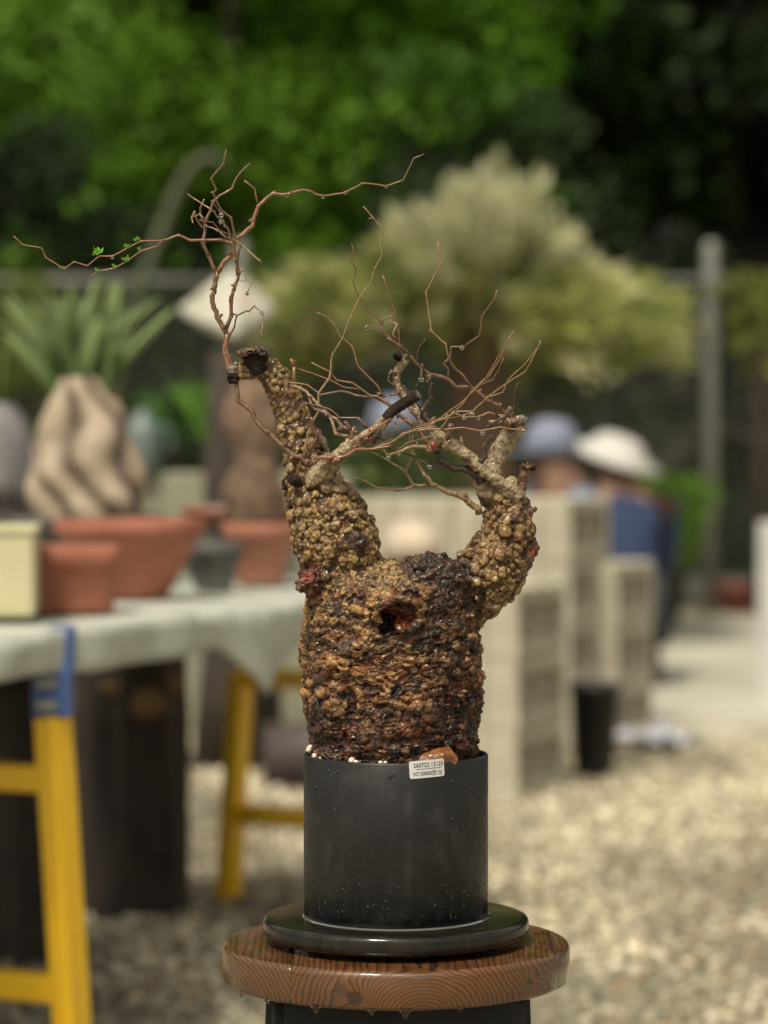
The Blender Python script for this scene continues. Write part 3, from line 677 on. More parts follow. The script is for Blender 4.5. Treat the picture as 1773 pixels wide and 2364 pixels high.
# low green scrub in front of the fence, behind the table
def scrub(px0, px1, py0, py1, d, c1, c2, n, seed, label):
    Y = d - D0; rng = np.random.default_rng(seed); cl = []; c = W((px0 + px1) / 2, 1000, Y); root = empty('low_shrub', (c.x, Y, 0), label=label, cat='shrub')
    for i in range(n):
        q = W(rng.uniform(px0, px1), rng.uniform(py0, py1), Y); cl.append((q.x - c.x, rng.normal() * .25, q.z, rng.uniform(.07, .16), np.clip(rng.normal(.5, .3), 0, 1)))
    link('foliage', crown_mesh('foliage', cl, 700, .045, c1, c2, seed), root)
    for i in range(6):
        e = Vector(cl[i][:3]); MB().add(*tubeg([(0, 0, 0), (e.x * .4, e.y, e.z * .6), e], [.02, .014, .005], 6)).build('stem', M['treebark'], root, True)
scrub(-150, 120, 640, 900, 14.6, (.05, .08, .015), (.22, .26, .05), 60, 41, 'yellow green shrub at the left edge against the fence')
scrub(560, 760, 640, 860, 14.2, (.06, .09, .012), (.30, .32, .04), 50, 42, 'yellow green shrub between the diamond rock and the feathery shrub')
scrub(120, 560, 960, 1130, 12.5, (.012, .03, .008), (.05, .09, .02), 90, 43, 'low dark green shrub behind the low concrete wall')
scrub(820, 1010, 1060, 1130, 10.0, (.025, .045, .010), (.09, .13, .03), 20, 44, 'small green shrub seen between the two arms over the blocks')
scrub(1190, 1330, 790, 900, 14.3, (.03, .04, .02), (.10, .11, .05), 34, 45, 'thin dull shrub against the fence under the feathery shrub')
scrub(1500, 1610, 1110, 1290, 14.4, (.05, .13, .010), (.24, .40, .05), 34, 46, 'bright lime green round shrub against the fence beside the steel post')
scrub(1700, 1800, 640, 860, 14.9, (.05, .07, .012), (.26, .28, .06), 40, 47, 'yellow green shrub against the fence at the right edge')
# ------------------------------------------------------------------ people working behind the blocks
skin_m = noisy('skin', (.20, .11, .075), (.27, .15, .10), 20, .5, .05)
def skinned(name, pts, edges, rad, mat, parent, root_i=0, sub=2):
    me = bpy.data.meshes.new(name); me.from_pydata([Vector(p) for p in pts], edges, []); o = bpy.data.objects.new('tmp', me); COL.objects.link(o)
    m = o.modifiers.new('skin', 'SKIN'); m.use_smooth_shade = True; s = o.modifiers.new('sub', 'SUBSURF'); s.levels = sub; s.render_levels = sub
    for i, r in enumerate(rad):
        sv_ = me.skin_vertices[0].data[i]; sv_.radius = (r, r) if not isinstance(r, tuple) else r; sv_.use_root = (i == root_i)
    dg = bpy.context.evaluated_depsgraph_get(); out = bpy.data.meshes.new_from_object(o.evaluated_get(dg)); bpy.data.objects.remove(o)
    out.materials.clear(); out.materials.append(mat); out.name = name
    for p in out.polygons: p.use_smooth = True
    return link(name, out, parent)
def person(P, rz, lean, seat, shirt, trousers, hat, hatm, label, scarf=None, vest=None, head_drop=0.0):
    """seated worker; local +x is forward; seat = hip height"""
    root = empty('person', P, rz, label=label, cat='person', group='workers sitting behind the concrete blocks')
    hip = Vector((0, 0, seat)); up = Vector((math.sin(lean), 0, math.cos(lean)))
    ch = hip + up * .30; nk = hip + up * .47; fw = Vector((math.cos(lean * .6), 0, -math.sin(lean * .6)))
    hd = nk + (up * .09 + Vector((.03, 0, -head_drop)))
    shl = [nk - up * .05 + Vector((0, s * .18, 0)) for s in (1, -1)]
    elb = [s_ + Vector((.14, .03 * (1 if i == 0 else -1), -.22)) for i, s_ in enumerate(shl)]; wr = [e + Vector((.20, -.04 * (1 if i == 0 else -1), -.06)) for i, e in enumerate(elb)]
    kn = [hip + Vector((.40, s * .14, .06)) for s in (1, -1)]; an = [k + Vector((.02, 0, -(k.z - .08))) for k in kn]; toe = [a + Vector((.15, 0, -.03)) for a in an]
    pts = [hip, ch, nk, hd + Vector((0, 0, .0)), hd + Vector((.01, 0, .09)), *shl, *elb, *wr, *[hip + Vector((0, s * .09, 0)) for s in (1, -1)], *kn, *an, *toe]
    E = [(0, 1), (1, 2), (2, 3), (3, 4), (2, 5), (2, 6), (5, 7), (6, 8), (7, 9), (8, 10), (0, 11), (0, 12), (11, 13), (12, 14), (13, 15), (14, 16), (15, 17), (16, 18)]
    rad = [.13, .13, .055, .078, .085, .055, .055, .04, .04, .028, .028, .09, .09, .06, .06, .038, .038, .03, .03]
    skinned('body', pts, E, rad, skin_m, root)
    # face: nose, ears, eyes and hair
    hc = hd + Vector((.01, 0, .05))
    bv, bf = icog(2)
    MB().add([Vector(p * np.array([.016, .010, .018])) + hc + Vector((.088, 0, -.012)) for p in bv], bf.tolist()).build('nose', skin_m, root, True)
    for s in (1, -1):
        MB().add([Vector(p * np.array([.018, .008, .028])) + hc + Vector((-.005, s * .083, -.01)) for p in bv], bf.tolist()).build('ear', skin_m, root, True)
        MB().add([Vector(p * .010) + hc + Vector((.076, s * .03, .008)) for p in bv], bf.tolist()).build('eye', M['black_rubber'], root, True)
    MB().add([Vector(p * np.array([.085, .082, .085])) + hc + Vector((-.018, 0, .022)) for p in bv], bf.tolist()).build('hair', M['burnt'], root, True)
    # hands with fingers
    for i, w_ in enumerate(wr):
        s = 1 if i == 0 else -1; d = Vector((.8, -.1 * s, -.5)).normalized(); side = d.cross(Vector((0, 0, 1))).normalized(); mb = MB()
        mb.add(*tubeg([w_, w_ + d * .05, w_ + d * .09], [.024, .036, .034], 10))
        for q in range(4): b0 = w_ + d * .085 + side * (.024 - .016 * q); mb.add(*tubeg([b0, b0 + d * .03, b0 + d * .05 + Vector((0, 0, -.02)), b0 + d * .05 + Vector((0, 0, -.035))], [.009, .0085, .008, .006], 6))
        b0 = w_ + d * .03 + side * .03 * s; mb.add(*tubeg([b0, b0 + d * .025 + side * .02 * s, b0 + d * .05 + side * .024 * s], [.011, .010, .007], 6))
        mb.build('hand', skin_m, root, True)
    # shirt and trousers grown a little larger over the same skeleton
    g = .016
    skinned('shirt', [hip, ch, nk - up * .02, *shl, *elb, *[w_.lerp(elb[i], .15) for i, w_ in enumerate(wr)]], [(0, 1), (1, 2), (2, 3), (2, 4), (3, 5), (4, 6), (5, 7), (6, 8)], [.15, .15, .085, .07, .07, .056, .056, .045, .045], shirt, root)
    skinned('trousers', [hip, *[hip + Vector((0, s * .09, 0)) for s in (1, -1)], *kn, *[a + Vector((0, 0, .03)) for a in an]], [(0, 1), (0, 2), (1, 3), (2, 4), (3, 5), (4, 6)], [.14, .108, .108, .078, .078, .055, .055], trousers, root)
    if vest: skinned('vest', [hip + up * .02, ch, nk - up * .05, *[s_ * .5 + (nk - up * .05) * .5 for s_ in shl]], [(0, 1), (1, 2), (2, 3), (2, 4)], [.165, .168, .11, .09, .09], vest, root)
    if scarf: skinned('face_scarf', [nk + up * .01, hd + Vector((.02, 0, .0)), hd + Vector((.03, 0, .045))], [(0, 1), (1, 2)], [.075, .094, .09], scarf, root)
    ht = hd + Vector((0, 0, .10))
    if hat == 'cap':
        v, f = latheg([(.102, -.05), (.105, 0), (.095, .045), (.07, .075), (.03, .09), (.001, .092)], 28); MB().add([Vector(p) + ht for p in v], f).build('cap', hatm, root, True)
        MB().add(*boxg(ht + Vector((.125, 0, -.035)), (.10, .14, .012), 0, .005)).build('cap_peak', hatm, root, True)
    else:
        T = Matrix.Translation(ht) @ Matrix.Rotation(R(-13), 4, 'Y') @ Matrix.Rotation(R(16), 4, 'X')
        v, f = latheg([(.10, -.012), (.19, -.03), (.20, -.018), (.125, .0), (.105, .035), (.08, .06), (.03, .07), (.001, .072)], 36); MB().add([T @ Vector(p) for p in v], f).build('sun_hat', hatm, root, True)
    root.scale = (.93,) * 3
    so = MB().add(*latheg([(.13, 0), (.14, .02), (.12, seat - .12), (.13, seat - .1), (.001, seat - .1)], 24)).build('low_stool', M['darkpot'], smooth=True, label='low round stool under the ' + ' '.join(label.split()[:9]), cat='stool')
    so.location = P
    return root
navy = noisy('navy_cloth', (.012, .025, .07), (.02, .04, .11), 9, .8, .2); palebl = noisy('pale_blue_cloth', (.12, .17, .27), (.20, .26, .36), 9, .8, .2)
white = noisy('white_hat_cloth', (.46, .45, .42), (.60, .59, .56), 9, .8, .1); redc = noisy('red_scarf', (.36, .05, .05), (.45, .09, .08), 9, .8, .2)
lime = noisy('lime_vest', (.09, .21, .02), (.22, .38, .06), 4, .7, .2); greyc = noisy('grey_cloth', (.26, .27, .27), (.36, .37, .36), 9, .8, .2)
capb = noisy('blue_white_cap', (.12, .15, .25), (.30, .32, .39), 30, .8, .1); dark = noisy('dark_trousers', (.015, .016, .02), (.03, .03, .035), 9, .8, .2)
P = W(1318, 1100, 10.7 - D0); person((P.x, P.y, 0), R(215), .12, .36, palebl, dark, 'cap', capb, 'worker in mottled blue cap and light blue shirt, left of the white hatted one')
P = W(1448, 1100, 10.9 - D0); person((P.x, P.y, 0), R(96), .34, .345, navy, dark, 'hat', white, 'worker bent forward in wide white sun hat and red face scarf', redc)
P = W(960, 1100, 11.2 - D0); person((P.x, P.y, 0), R(190), .10, .45, palebl, dark, 'cap', capb, 'worker in a blue cap seen through the crossing twigs between the two arms')

# =================================================================== FOREGROUND: stool, disk, pot, plant
ZS = W(914, 2172).z; RS = .1462
def wood(name, c1, c2, x0, z0, freq=330, knots=(), rough=.34, coat=.6):
    k = N(name); tc = k.n('ShaderNodeTexCoord').outputs['Object']; sx = k.n('ShaderNodeSeparateXYZ', inp={0: tc})
    nz = k.noise(k.obj((14, 2.2, 14)), 1.0, 4, .55); nz2 = k.noise(k.obj((55, 5, 55)), 1.0, 3, .5)
    dx = k.math('SUBTRACT', sx.outputs[0], x0); dz = k.math('SUBTRACT', sx.outputs[2], z0)
    r = k.math('SQRT', k.math('ADD', k.math('MULTIPLY', k.math('MULTIPLY', dx, dx), .55), k.math('MULTIPLY', dz, dz)))
    r = k.math('ADD', r, k.math('ADD', k.math('MULTIPLY', nz, .016), k.math('MULTIPLY', nz2, .0035)))
    dark_ = 0.0
    for (kx, kz, kr) in knots:
        ax = k.math('SUBTRACT', sx.outputs[0], kx); azz = k.math('SUBTRACT', sx.outputs[2], kz)
        dd = k.math('SQRT', k.math('ADD', k.math('MULTIPLY', ax, ax), k.math('MULTIPLY', azz, azz)))
        r = k.math('ADD', r, k.math('MULTIPLY', k.math('POWER', 2.718, k.math('MULTIPLY', k.math('MULTIPLY', dd, dd), -1 / (kr * kr * 4))), kr * 1.6))
        sm = k.n('ShaderNodeMapRange', interpolation_type='SMOOTHSTEP', inp={0: dd, 1: kr * .75, 2: kr, 3: 1.0, 4: 0.0}).outputs[0]; dark_ = sm if dark_ == 0.0 else k.math('MAXIMUM', dark_, sm)
    s = k.math('FRACT', k.math('MULTIPLY', r, freq)); s = k.math('POWER', s, 2.2)
    fine = k.noise(k.obj((900, 40, 900)), 1.0, 2, .5)
    c = k.mix(s, c1, c2); c = k.mix(k.math('MULTIPLY', fine, .35), c, c2)
    stain = k.noise(k.obj((9, 6, 9)), 1.0, 4, .6); c = k.mix(k.ramp(stain, [(.48, (0,) * 3), (.70, (.6,) * 3)]), c, (.018, .012, .008))
    if dark_ != 0.0: c = k.mix(k.math('MULTIPLY', dark_, .8), c, (.022, .010, .006))
    k.set(Base_Color=c, Roughness=k.ramp(k.noise(k.obj(), 38, 4), [(.4, (rough * .6,) * 3), (.65, (rough * 2.0,) * 3)]), Coat_Weight=coat, Coat_Roughness=.06)
    k.bump(k.math('ADD', k.math('MULTIPLY', s, -1.0), k.math('MULTIPLY', fine, .3)), .5, .0005); return k.m
def stool():
    root = empty('round_stool', (X0, 0, 0), label='round brown wooden stool, wet, carrying the black disk and the potted plant', cat='stool')
    th = .0315; wm1 = wood('stool_board', (.185, .070, .020), (.015, .005, .0025), .02, -.034, 330, ((-.033, -.0215, .0068), (.108, -.016, .003)))
    wm2 = wood('stool_side_board', (.15, .062, .020), (.016, .007, .003), -.19, -.05, 330)
    wm3 = wood('stool_end_board', (.15, .060, .019), (.016, .007, .003), .21, -.06, 330)
    prof = [(.10, -th), (RS - .004, -th), (RS - .0015, -th + .0012), (RS, -th + .004), (RS, -.0045), (RS - .0006, -.0025), (RS - .0018, -.0009), (RS - .0038, -.0001), (RS - .006, 0), (.12, 0)]
    prof = [(.0005, -th)] + prof + [(.0005, 0)]
    cuts = [-.2, -.084, .132, .2]
    for i, m in enumerate((wm2, wm1, wm3)):
        bm = bmesh.new(); v, f = latheg(prof, 256); vs = [bm.verts.new(p) for p in v]
        for q in f: bm.faces.new([vs[a] for a in q])
        g = .00006
        for px_, nx_ in ((cuts[i] + g, -1), (cuts[i + 1] - g, 1)):
            if abs(px_) < .19:
                r = bmesh.ops.bisect_plane(bm, geom=bm.verts[:] + bm.edges[:] + bm.faces[:], plane_co=(px_, 0, 0), plane_no=(nx_, 0, 0), clear_outer=True)
                bmesh.ops.holes_fill(bm, edges=[e for e in bm.edges if e.is_boundary], sides=0)
        me = bpy.data.meshes.new('seat_board'); bm.to_mesh(me); bm.free(); me.materials.append(m)
        for p in me.polygons: p.use_smooth = abs(p.normal.x) < .999 or abs(p.center.x - cuts[i]) > .001 and abs(p.center.x - cuts[i + 1]) > .001
        o = link('seat_board', me, root); o.location = (0, 0, ZS)
    dk = noisy('black_stained_wood', (.006, .006, .006), (.013, .012, .012), 20, .6, .3, .0006, spec=.3); tw = noisy('raw_tan_wood', (.22, .12, .05), (.34, .20, .09), 18, .6, .3, .0006, sc=(1, 1, .1))
    for (x, y, nm) in ((-.085, -.072, 0), (.088, -.072, 0), (-.085, .072, 0), (.088, .072, 0)):
        s = 1 if x > 0 else -1; t = 1 if y > 0 else -1
        MB().add(*barg((x, y, ZS - th), (x + s * .02, y + t * .02, 0), .034, .030, .003)).build('leg', dk, root)
    MB().add(*boxg((0.002, -.088, ZS - th - .028 - .001), (.206, .018, .056), 0, .001)).build('apron', dk, root)
    MB().add(*boxg((0.002, .088, ZS - th - .029), (.206, .018, .056), 0, .001)).build('apron', dk, root)
    for s in (-1, 1): MB().add(*boxg((s * .0945 + .001, 0, ZS - th - .029), (.016, .154, .056), 0, .001)).build('apron', dk, root)
    MB().add(*boxg((-.0945, -.094, ZS - th - .0455), (.009, .006, .09), 0, .001)).build('edge_strip', tw, root)
    # wet film drops hanging from the seat's lower edge
    V = []; Fd = []; mb = MB(); rng = random.Random(4)
    for (cx, sz) in ((191, .8), (305, .8), (515, 1.3), (750, 1.0), (893, 1.6), (1125, .7)):
        px = 460 + cx / 1.885; x = (px - 914) / 2800; yv = -math.sqrt(max(0, (RS - .003) ** 2 - x * x))
        v, f = latheg([(.0001, -.0031), (.0008, -.0027), (.0013, -.0017), (.0017, -.0006), (.0032, .0002), (.0001, .0003)], 12); mb.add([Vector(p) * sz * 1.25 + Vector((x, yv, ZS - th)) for p in v], f)
    o = mb.build('water_drops', M['water'], root, True, kind='stuff')
kw = N('water'); kw.set(Base_Color=(1, 1, 1, 1), Roughness=0.0, Transmission_Weight=1.0, IOR=1.33); M['water'] = kw.m
stool()

# black turned disk
ZD0 = ZS + .0045; ZD = W(914, 2113).z; RD = .1120
def disk():
    root = empty('display_disk', (X0, 0, ZD0), label='glossy black round wooden display base, wet, between the stool and the pot', cat='plant stand')
    h = ZD - ZD0; k = N('black_lacquer'); v = k.obj(); n1 = k.noise(k.obj((1, 1, 18)), 60, 4, .6, 1.0); c = k.ramp(k.noise(k.obj((3, 40, 3)), 6, 4), [(.35, (.006, .0055, .005)), (.7, (.022, .018, .013))])
    k.set(Base_Color=c, Roughness=k.ramp(k.noise(v, 22, 5, .6), [(.38, (.05,) * 3), (.62, (.16,) * 3)]), Coat_Weight=0.0, Specular_IOR_Level=.5); k.bump(n1, .12, .0006)
    prof = [(.0001, 0), (RD - .006, 0), (RD - .0025, .0012), (RD - .0006, .0035), (RD, .006), (RD, h - .0045), (RD - .0004, h - .0026), (RD - .0016, h - .0011), (RD - .0035, h - .0003), (RD - .006, h), (.0001, h)]
    MB().add(*latheg(prof, 220, close=False)).build('disk', k.m, root, True)
    for a in (40, 140, 220, 320): MB().add(*latheg([(.007, -.0045), (.008, 0)], 20, ((RD - .025) * math.cos(R(a)), (RD - .025) * math.sin(R(a)), 0))).build('foot', M['black_rubber'], root, True)
    # film of water: a shallow meniscus round the pot foot and irregular puddles
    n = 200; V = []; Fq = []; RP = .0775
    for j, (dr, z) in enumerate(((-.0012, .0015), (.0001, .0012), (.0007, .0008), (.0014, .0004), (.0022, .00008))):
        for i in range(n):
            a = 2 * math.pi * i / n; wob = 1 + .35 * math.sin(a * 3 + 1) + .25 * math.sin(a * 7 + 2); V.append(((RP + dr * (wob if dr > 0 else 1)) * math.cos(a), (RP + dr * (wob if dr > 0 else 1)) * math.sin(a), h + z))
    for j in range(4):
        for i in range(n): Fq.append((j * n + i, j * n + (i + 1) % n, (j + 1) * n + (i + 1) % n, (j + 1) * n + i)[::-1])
    link('sheen_water_film', mesh('sheen_water_film', V, Fq, M['film']), root)
kb = N('water_on_black'); kb.set(Base_Color=(.012, .012, .013, 1), Roughness=.02, IOR=1.6); M['bead'] = kb.m
kf = N('sheen_water_film'); kf.set(Base_Color=(.13, .13, .125, 1), Roughness=.03, IOR=1.9, Specular_IOR_Level=.9, Coat_Weight=1, Coat_Roughness=.0); M['film'] = kf.m  # base colour paled to paint the bright sheen on the water ring
disk()

# cylindrical pot
ZB = ZD; ZR = W(914, 1739).z; RP = .0775; HP = ZR - ZB
def pot():
    root = empty('cylinder_pot', (X0, 0, ZB), label='straight black cylindrical pot covered with water droplets, white price sticker at its rim', cat='flowerpot')
    k = N('matt_black_plastic'); v = k.obj(); st = k.noise(k.obj((90, 90, 5)), 1.0, 5, .6); cl = k.noise(v, 30, 5, .65); sc = k.noise(k.obj((30, 30, 500)), 1, 3)
    f = k.math('ADD', k.math('MULTIPLY', st, .35), k.math('MULTIPLY', cl, .68))
    c = k.ramp(f, [(.38, (.009, .009, .010)), (.55, (.014, .0135, .014)), (.70, (.034, .033, .034))])
    zz = k.n('ShaderNodeSeparateXYZ', inp={0: v}).outputs[2]; wet = k.math('ADD', k.math('MULTIPLY', zz, -60), k.math('MULTIPLY', k.noise(k.obj((80, 80, 30)), 1, 4), 2.0))
    wf = k.ramp(wet, [(.35, (0,) * 3), (.62, (1,) * 3)])
    c = k.mix(wf, c, (.008, .008, .009)); k.set(Base_Color=c, Roughness=k.mix(wf, (.42,) * 3, (.14,) * 3), Specular_IOR_Level=.38); k.bump(k.math('ADD', k.noise(v, 300, 4), k.math('MULTIPLY', sc, .4)), .12, .0004)
    t = .0032; prof = [(.0001, 0), (RP - .001, 0), (RP, .001), (RP, HP - .0012), (RP - .0007, HP - .0002), (RP - .0014, HP), (RP - t + .0008, HP), (RP - t, HP - .0008), (RP - t - .002, .012), (.0001, .012)]
    MB().add(*latheg(prof, 240, close=False)).build('pot_body', k.m, root, True)
    # sticker bent round the wall
    a0 = math.asin((984.5 - 914) / 2750 / RP * .985); zc = W(984, 1776, -.07).z - ZB + .0008
    w2, h2 = .0147, .0072; n = 24; tilt = R(3.2)
    def bend(x, y, off):   # sticker plane -> pot wall
        x, y = x * math.cos(tilt) - y * math.sin(tilt), x * math.sin(tilt) + y * math.cos(tilt)
        a = a0 + x / RP * 1.03; r = RP + off; return (r * math.sin(a), -r * math.cos(a), zc + y)
    out = []; rc_ = .0016
    for cx, cy, s in ((w2 - rc_, h2 - rc_, 0), (-w2 + rc_, h2 - rc_, 90), (-w2 + rc_, -h2 + rc_, 180), (w2 - rc_, -h2 + rc_, 270)):
        for q in range(6): aa = R(s + q * 18); out.append((cx + rc_ * math.cos(aa), cy + rc_ * math.sin(aa)))
    bm = bmesh.new(); fc = bm.faces.new([bm.verts.new((x, y, 0)) for x, y in out])
    for q in range(1, 16):
        xx = -w2 + 2 * w2 * q / 16; bmesh.ops.bisect_plane(bm, geom=bm.verts[:] + bm.edges[:] + bm.faces[:], plane_co=(xx, 0, 0), plane_no=(1, 0, 0))
    e = bmesh.ops.extrude_face_region(bm, geom=bm.faces[:]); 
    for vv_ in [g for g in e['geom'] if isinstance(g, bmesh.types.BMVert)]: vv_.co.z = .00035
    for vv_ in bm.verts: vv_.co = Vector(bend(vv_.co.x, vv_.co.y, vv_.co.z + .00005))
    bmesh.ops.recalc_face_normals(bm, faces=bm.faces); me = bpy.data.meshes.new('price_sticker'); bm.to_mesh(me); bm.free()
    kl = N('sticker'); kl.set(Base_Color=(.62, .62, .62, 1), Roughness=.25, Coat_Weight=.5, Coat_Roughness=.1); me.materials.append(kl.m); so = link('price_sticker', me, root)
    ink = N('black_ink'); ink.set(Base_Color=(.012, .012, .014, 1), Roughness=.5)
    def text(s, x, y, size, wd):
        cu = bpy.data.curves.new('print', 'FONT'); cu.body = s; cu.size = size; cu.align_x = 'LEFT'; cu.offset = .00002
        o = bpy.data.objects.new('tmp', cu); COL.objects.link(o); dg = bpy.context.evaluated_depsgraph_get(); me = bpy.data.meshes.new_from_object(o.evaluated_get(dg)); bpy.data.objects.remove(o)
        vs = mverts(me); mx, mn = vs[:, 0].max(), vs[:, 0].min(); kx = wd / (mx - mn)
        for i, p in enumerate(vs): me.vertices[i].co = bend((p[0] - mn) * kx + x, p[1] * 1.05 + y, .0006)
        me.materials.clear(); me.materials.append(ink.m); return link('printed_text', me, so)
    text('260722 12125', -.0113, .0018, .0046, .0248)
    text('NT:50000(\u809a15)', -.0116, -.0050, .0042, .0240)
    mb = MB()
    for q in range(5):
        x0 = -.0093 + q * .0043; mb.add([bend(x0, .0004, .0006), bend(x0 + .0040, .0004, .0006), bend(x0 + .0040, .0000, .0006), bend(x0, .0, .0006)], [(0, 3, 2, 1)])
    mb.build('printed_line', ink.m, so)
    # droplets: real little domes of water on the wall
    rng = np.random.default_rng(12); A_ = []; Z_ = []; R_ = []; EL = []
    def addp(a, z, r, el): A_.append(a); Z_.append(z); R_.append(r); EL.append(el)
    for i in range(480):   # scattered, denser to the sides
        s = rng.choice([-1, 1]); a = s * (rng.beta(3.2, 1.6) * 1.52); addp(a, rng.random() ** .8 * HP * .96 + .002, .00028 + .00062 * rng.random() ** 2.2, rng.uniform(1, 2.2))
    for i in range(110): addp(rng.uniform(-1.2, 1.2), .008 + .03 * rng.random() ** 1.6, .0003 + .0006 * rng.random() ** 2, rng.uniform(1, 1.9))
    for i in range(60): addp(rng.uniform(-1.2, 1.2), rng.random() * HP * .97, .0002 + .0004 * rng.random() ** 2, 1)
    for ta in (-.95, -.60, -.56, .65, .80, .83, 1.0, 1.25, -1.2):
        z = HP * rng.uniform(.75, .98)
        while z > .01:
            addp(ta + rng.normal() * .006, z, rng.uniform(.00035, .00075), rng.uniform(1, 2.6)); z -= rng.exponential(.0062) + .0018
    for (x, y, r) in ((828, 172, .0014), (842, 163, .0013), (565, 160, .0013), (878, 210, .0008), (1092, 365, .0015), (866, 655, .0013), (812, 712, .0011), (822, 745, .0011), (735, 740, .0012), (700, 640, .0008), (512, 240, .001), (610, 160, .0012)):
        px = 460 + x / 1.885; py = 1700 + y / 1.885; a = math.asin(max(-.99, min(.99, (px - 914) / 2750 / RP))); addp(a, W(px, py, -.07).z - ZB, r, 1.3)
    A_, Z_, R_, EL = map(np.array, (A_, Z_, R_, EL)); ok = (Z_ < HP - .003) & ~((np.abs(A_ - a0) < .23) & (Z_ > zc - .010)); A_, Z_, R_, EL = A_[ok], Z_[ok], R_[ok], EL[ok]
    bv, bf = icog(2); nrm = np.stack([np.sin(A_), -np.cos(A_), 0 * A_], -1); tg_ = np.stack([np.cos(A_), np.sin(A_), 0 * A_], -1); up = np.zeros((len(A_), 3)); up[:, 2] = 1
    Fm = np.stack([tg_ * R_[:, None], nrm * (R_ * .55)[:, None], up * (R_ * EL)[:, None]], 1)
    V, Fq = scatter_mesh(bv, bf, nrm * (RP + .00002) + np.stack([0 * Z_, 0 * Z_, Z_], -1), Fm); link('water_droplets', mesh('water_droplets', V, Fq, M['bead']), root, kind='stuff')
    # potting mix
    mb = MB().add(*latheg([(.07, HP - .02), (RP - t - .0006, HP - .0125), (.0001, HP - .010)][0:1] + [(RP - t - .0012, HP - .0085), (.0001, HP - .0075)], 90, close=False)); mb.build('potting_soil', noisy('dark_wet_soil', (.015, .011, .008), (.05, .035, .025), 200, .6, .8, .001), root, True)
    n = 420; rng = np.random.default_rng(2); aa = rng.uniform(0, 6.283, n); rr = rng.uniform(.060, .0715, n); bv, bf = icog(1); sz = rng.uniform(.0009, .0024, n)
    P_ = np.stack([rr * np.cos(aa), rr * np.sin(aa), HP - .0075 + sz * .45 + rng.random(n) * .0012], -1); Am = rand_rot(n, rng) * sz[:, None, None] * (.7 + .5 * rng.random((n, 3, 1)))
    V, Fq = scatter_mesh(bv, bf, P_, Am); t_ = rng.random((n, 1)); c = (1 - t_) * np.array([.42, .33, .25]) + t_ * np.array([.75, .70, .60])
    link('pumice_grit', mesh('pumice_grit', V, Fq, attr_mat('pumice', .7, 900, .3, .0003, var=.2, scale=500), False, np.repeat(c, len(bv), 0)), root, kind='stuff')
    for (px, py, s) in ((812, 1757, .0030), (822, 1761, .0022), (890, 1762, .0018), (878, 1762, .0020), (716, 1728, .0035), (728, 1745, .003), (742, 1752, .0026)):
        P = W(px, py, -math.sqrt(max(.0001, .070 ** 2 - ((px - 914) / 2750) ** 2))); v = bv * (1 + .3 * rng.random((len(bv), 1))) * s
        link('pumice_stone', mesh('pumice_stone', v + np.array([P.x - X0, P.y, P.z - ZB]), bf, M['pum'], False), root)
M['pum'] = noisy('white_pumice', (.55, .48, .38), (.78, .72, .60), 400, .7, .4, .0005)
pot()
# orange stone leaning on the trunk
ko = N('orange_ironstone'); v = ko.obj(); ko.set(Base_Color=ko.ramp(ko.noise(v, 110, 7, .7), [(.32, (.04, .012, .006)), (.45, (.15, .042, .010)), (.55, (.22, .08, .016)), (.68, (.24, .14, .035))]), Roughness=.32, Coat_Weight=.4, Coat_Roughness=.15); ko.bump(ko.noise(v, 420, 5, .7), .6, .0008)
def orock():
    def c2(x, y, Y): p = W(880 + x / 5.53, 1680 + y / 5.53, Y); return (p.x - X0, p.y, p.z - ZR)
    pts = [c2(470, 420, -0.0610), c2(498, 352, -0.0590), c2(600, 300, -0.0570), c2(740, 255, -0.0550), c2(780, 250, -0.0540), c2(850, 228, -0.0530), c2(900, 285, -0.0540), c2(985, 395, -0.0570), c2(990, 430, -0.0580), c2(800, 330, -0.0635), c2(660, 390, -0.0640), c2(800, 470, -0.0645), c2(500, 470, -0.0620), c2(950, 480, -0.0610), c2(850, 250, -0.0460), c2(600, 400, -0.0460), c2(950, 400, -0.0460)]
    o = rock('orange_stone', pts, ko.m, (X0, 0, ZR), 'flat orange brown stone leaning on the trunk behind the white sticker', 'stone', .0006, 3, .0016, 260)
orock()

# ------------------------------------------------------------------ the caudex plant
plant = empty('caudex_bonsai', (X0, 0, ZB + .012), label='leafless bonsai with fat knobbly two armed trunk and thin zigzag twigs in the pot', cat='bonsai tree')
PI_ = Matrix.Translation(-plant.location)
pxs = 2750 / 1.0687   # 1659-view pixels per metre at the plant
fx0, fz0 = 886.5 / 1.0687, None
zA = F(900, 1640).z; zB_ = F(900, 1000).z
def toF(v):   # world -> approximate 1659-view coordinates
    return fx0 + v[:, 0] * pxs * (D0 / (D0 + v[:, 1])), 1640 - (v[:, 2] - zA) / (zB_ - zA) * 640
def ballchain(mb, chain, dens=1.0):
    """chain of (x,y,r px, depth mm) in the 1659 view -> tube with end balls"""
    pts = []; rad = []
    for a, b_ in zip(chain[:-1], chain[1:]):
        n = max(2, int(math.hypot(a[0] - b_[0], a[1] - b_[1]) / 8))
        for i in range(n):
            t = i / n; pts.append(F(a[0] + (b_[0] - a[0]) * t, a[1] + (b_[1] - a[1]) * t, (a[3] + (b_[3] - a[3]) * t) * MM)); rad.append((a[2] + (b_[2] - a[2]) * t) / pxs)
    pts.append(F(chain[-1][0], chain[-1][1], chain[-1][3] * MM)); rad.append(chain[-1][2] / pxs)
    e0 = (pts[0] - pts[1]).normalized(); e1 = (pts[-1] - pts[-2]).normalized()
    mb.add(*tubeg([pts[0] + e0 * rad[0] * .5] + pts + [pts[-1] + e1 * rad[-1] * .5], [rad[0] * .7] + rad + [rad[-1] * .7], 20))
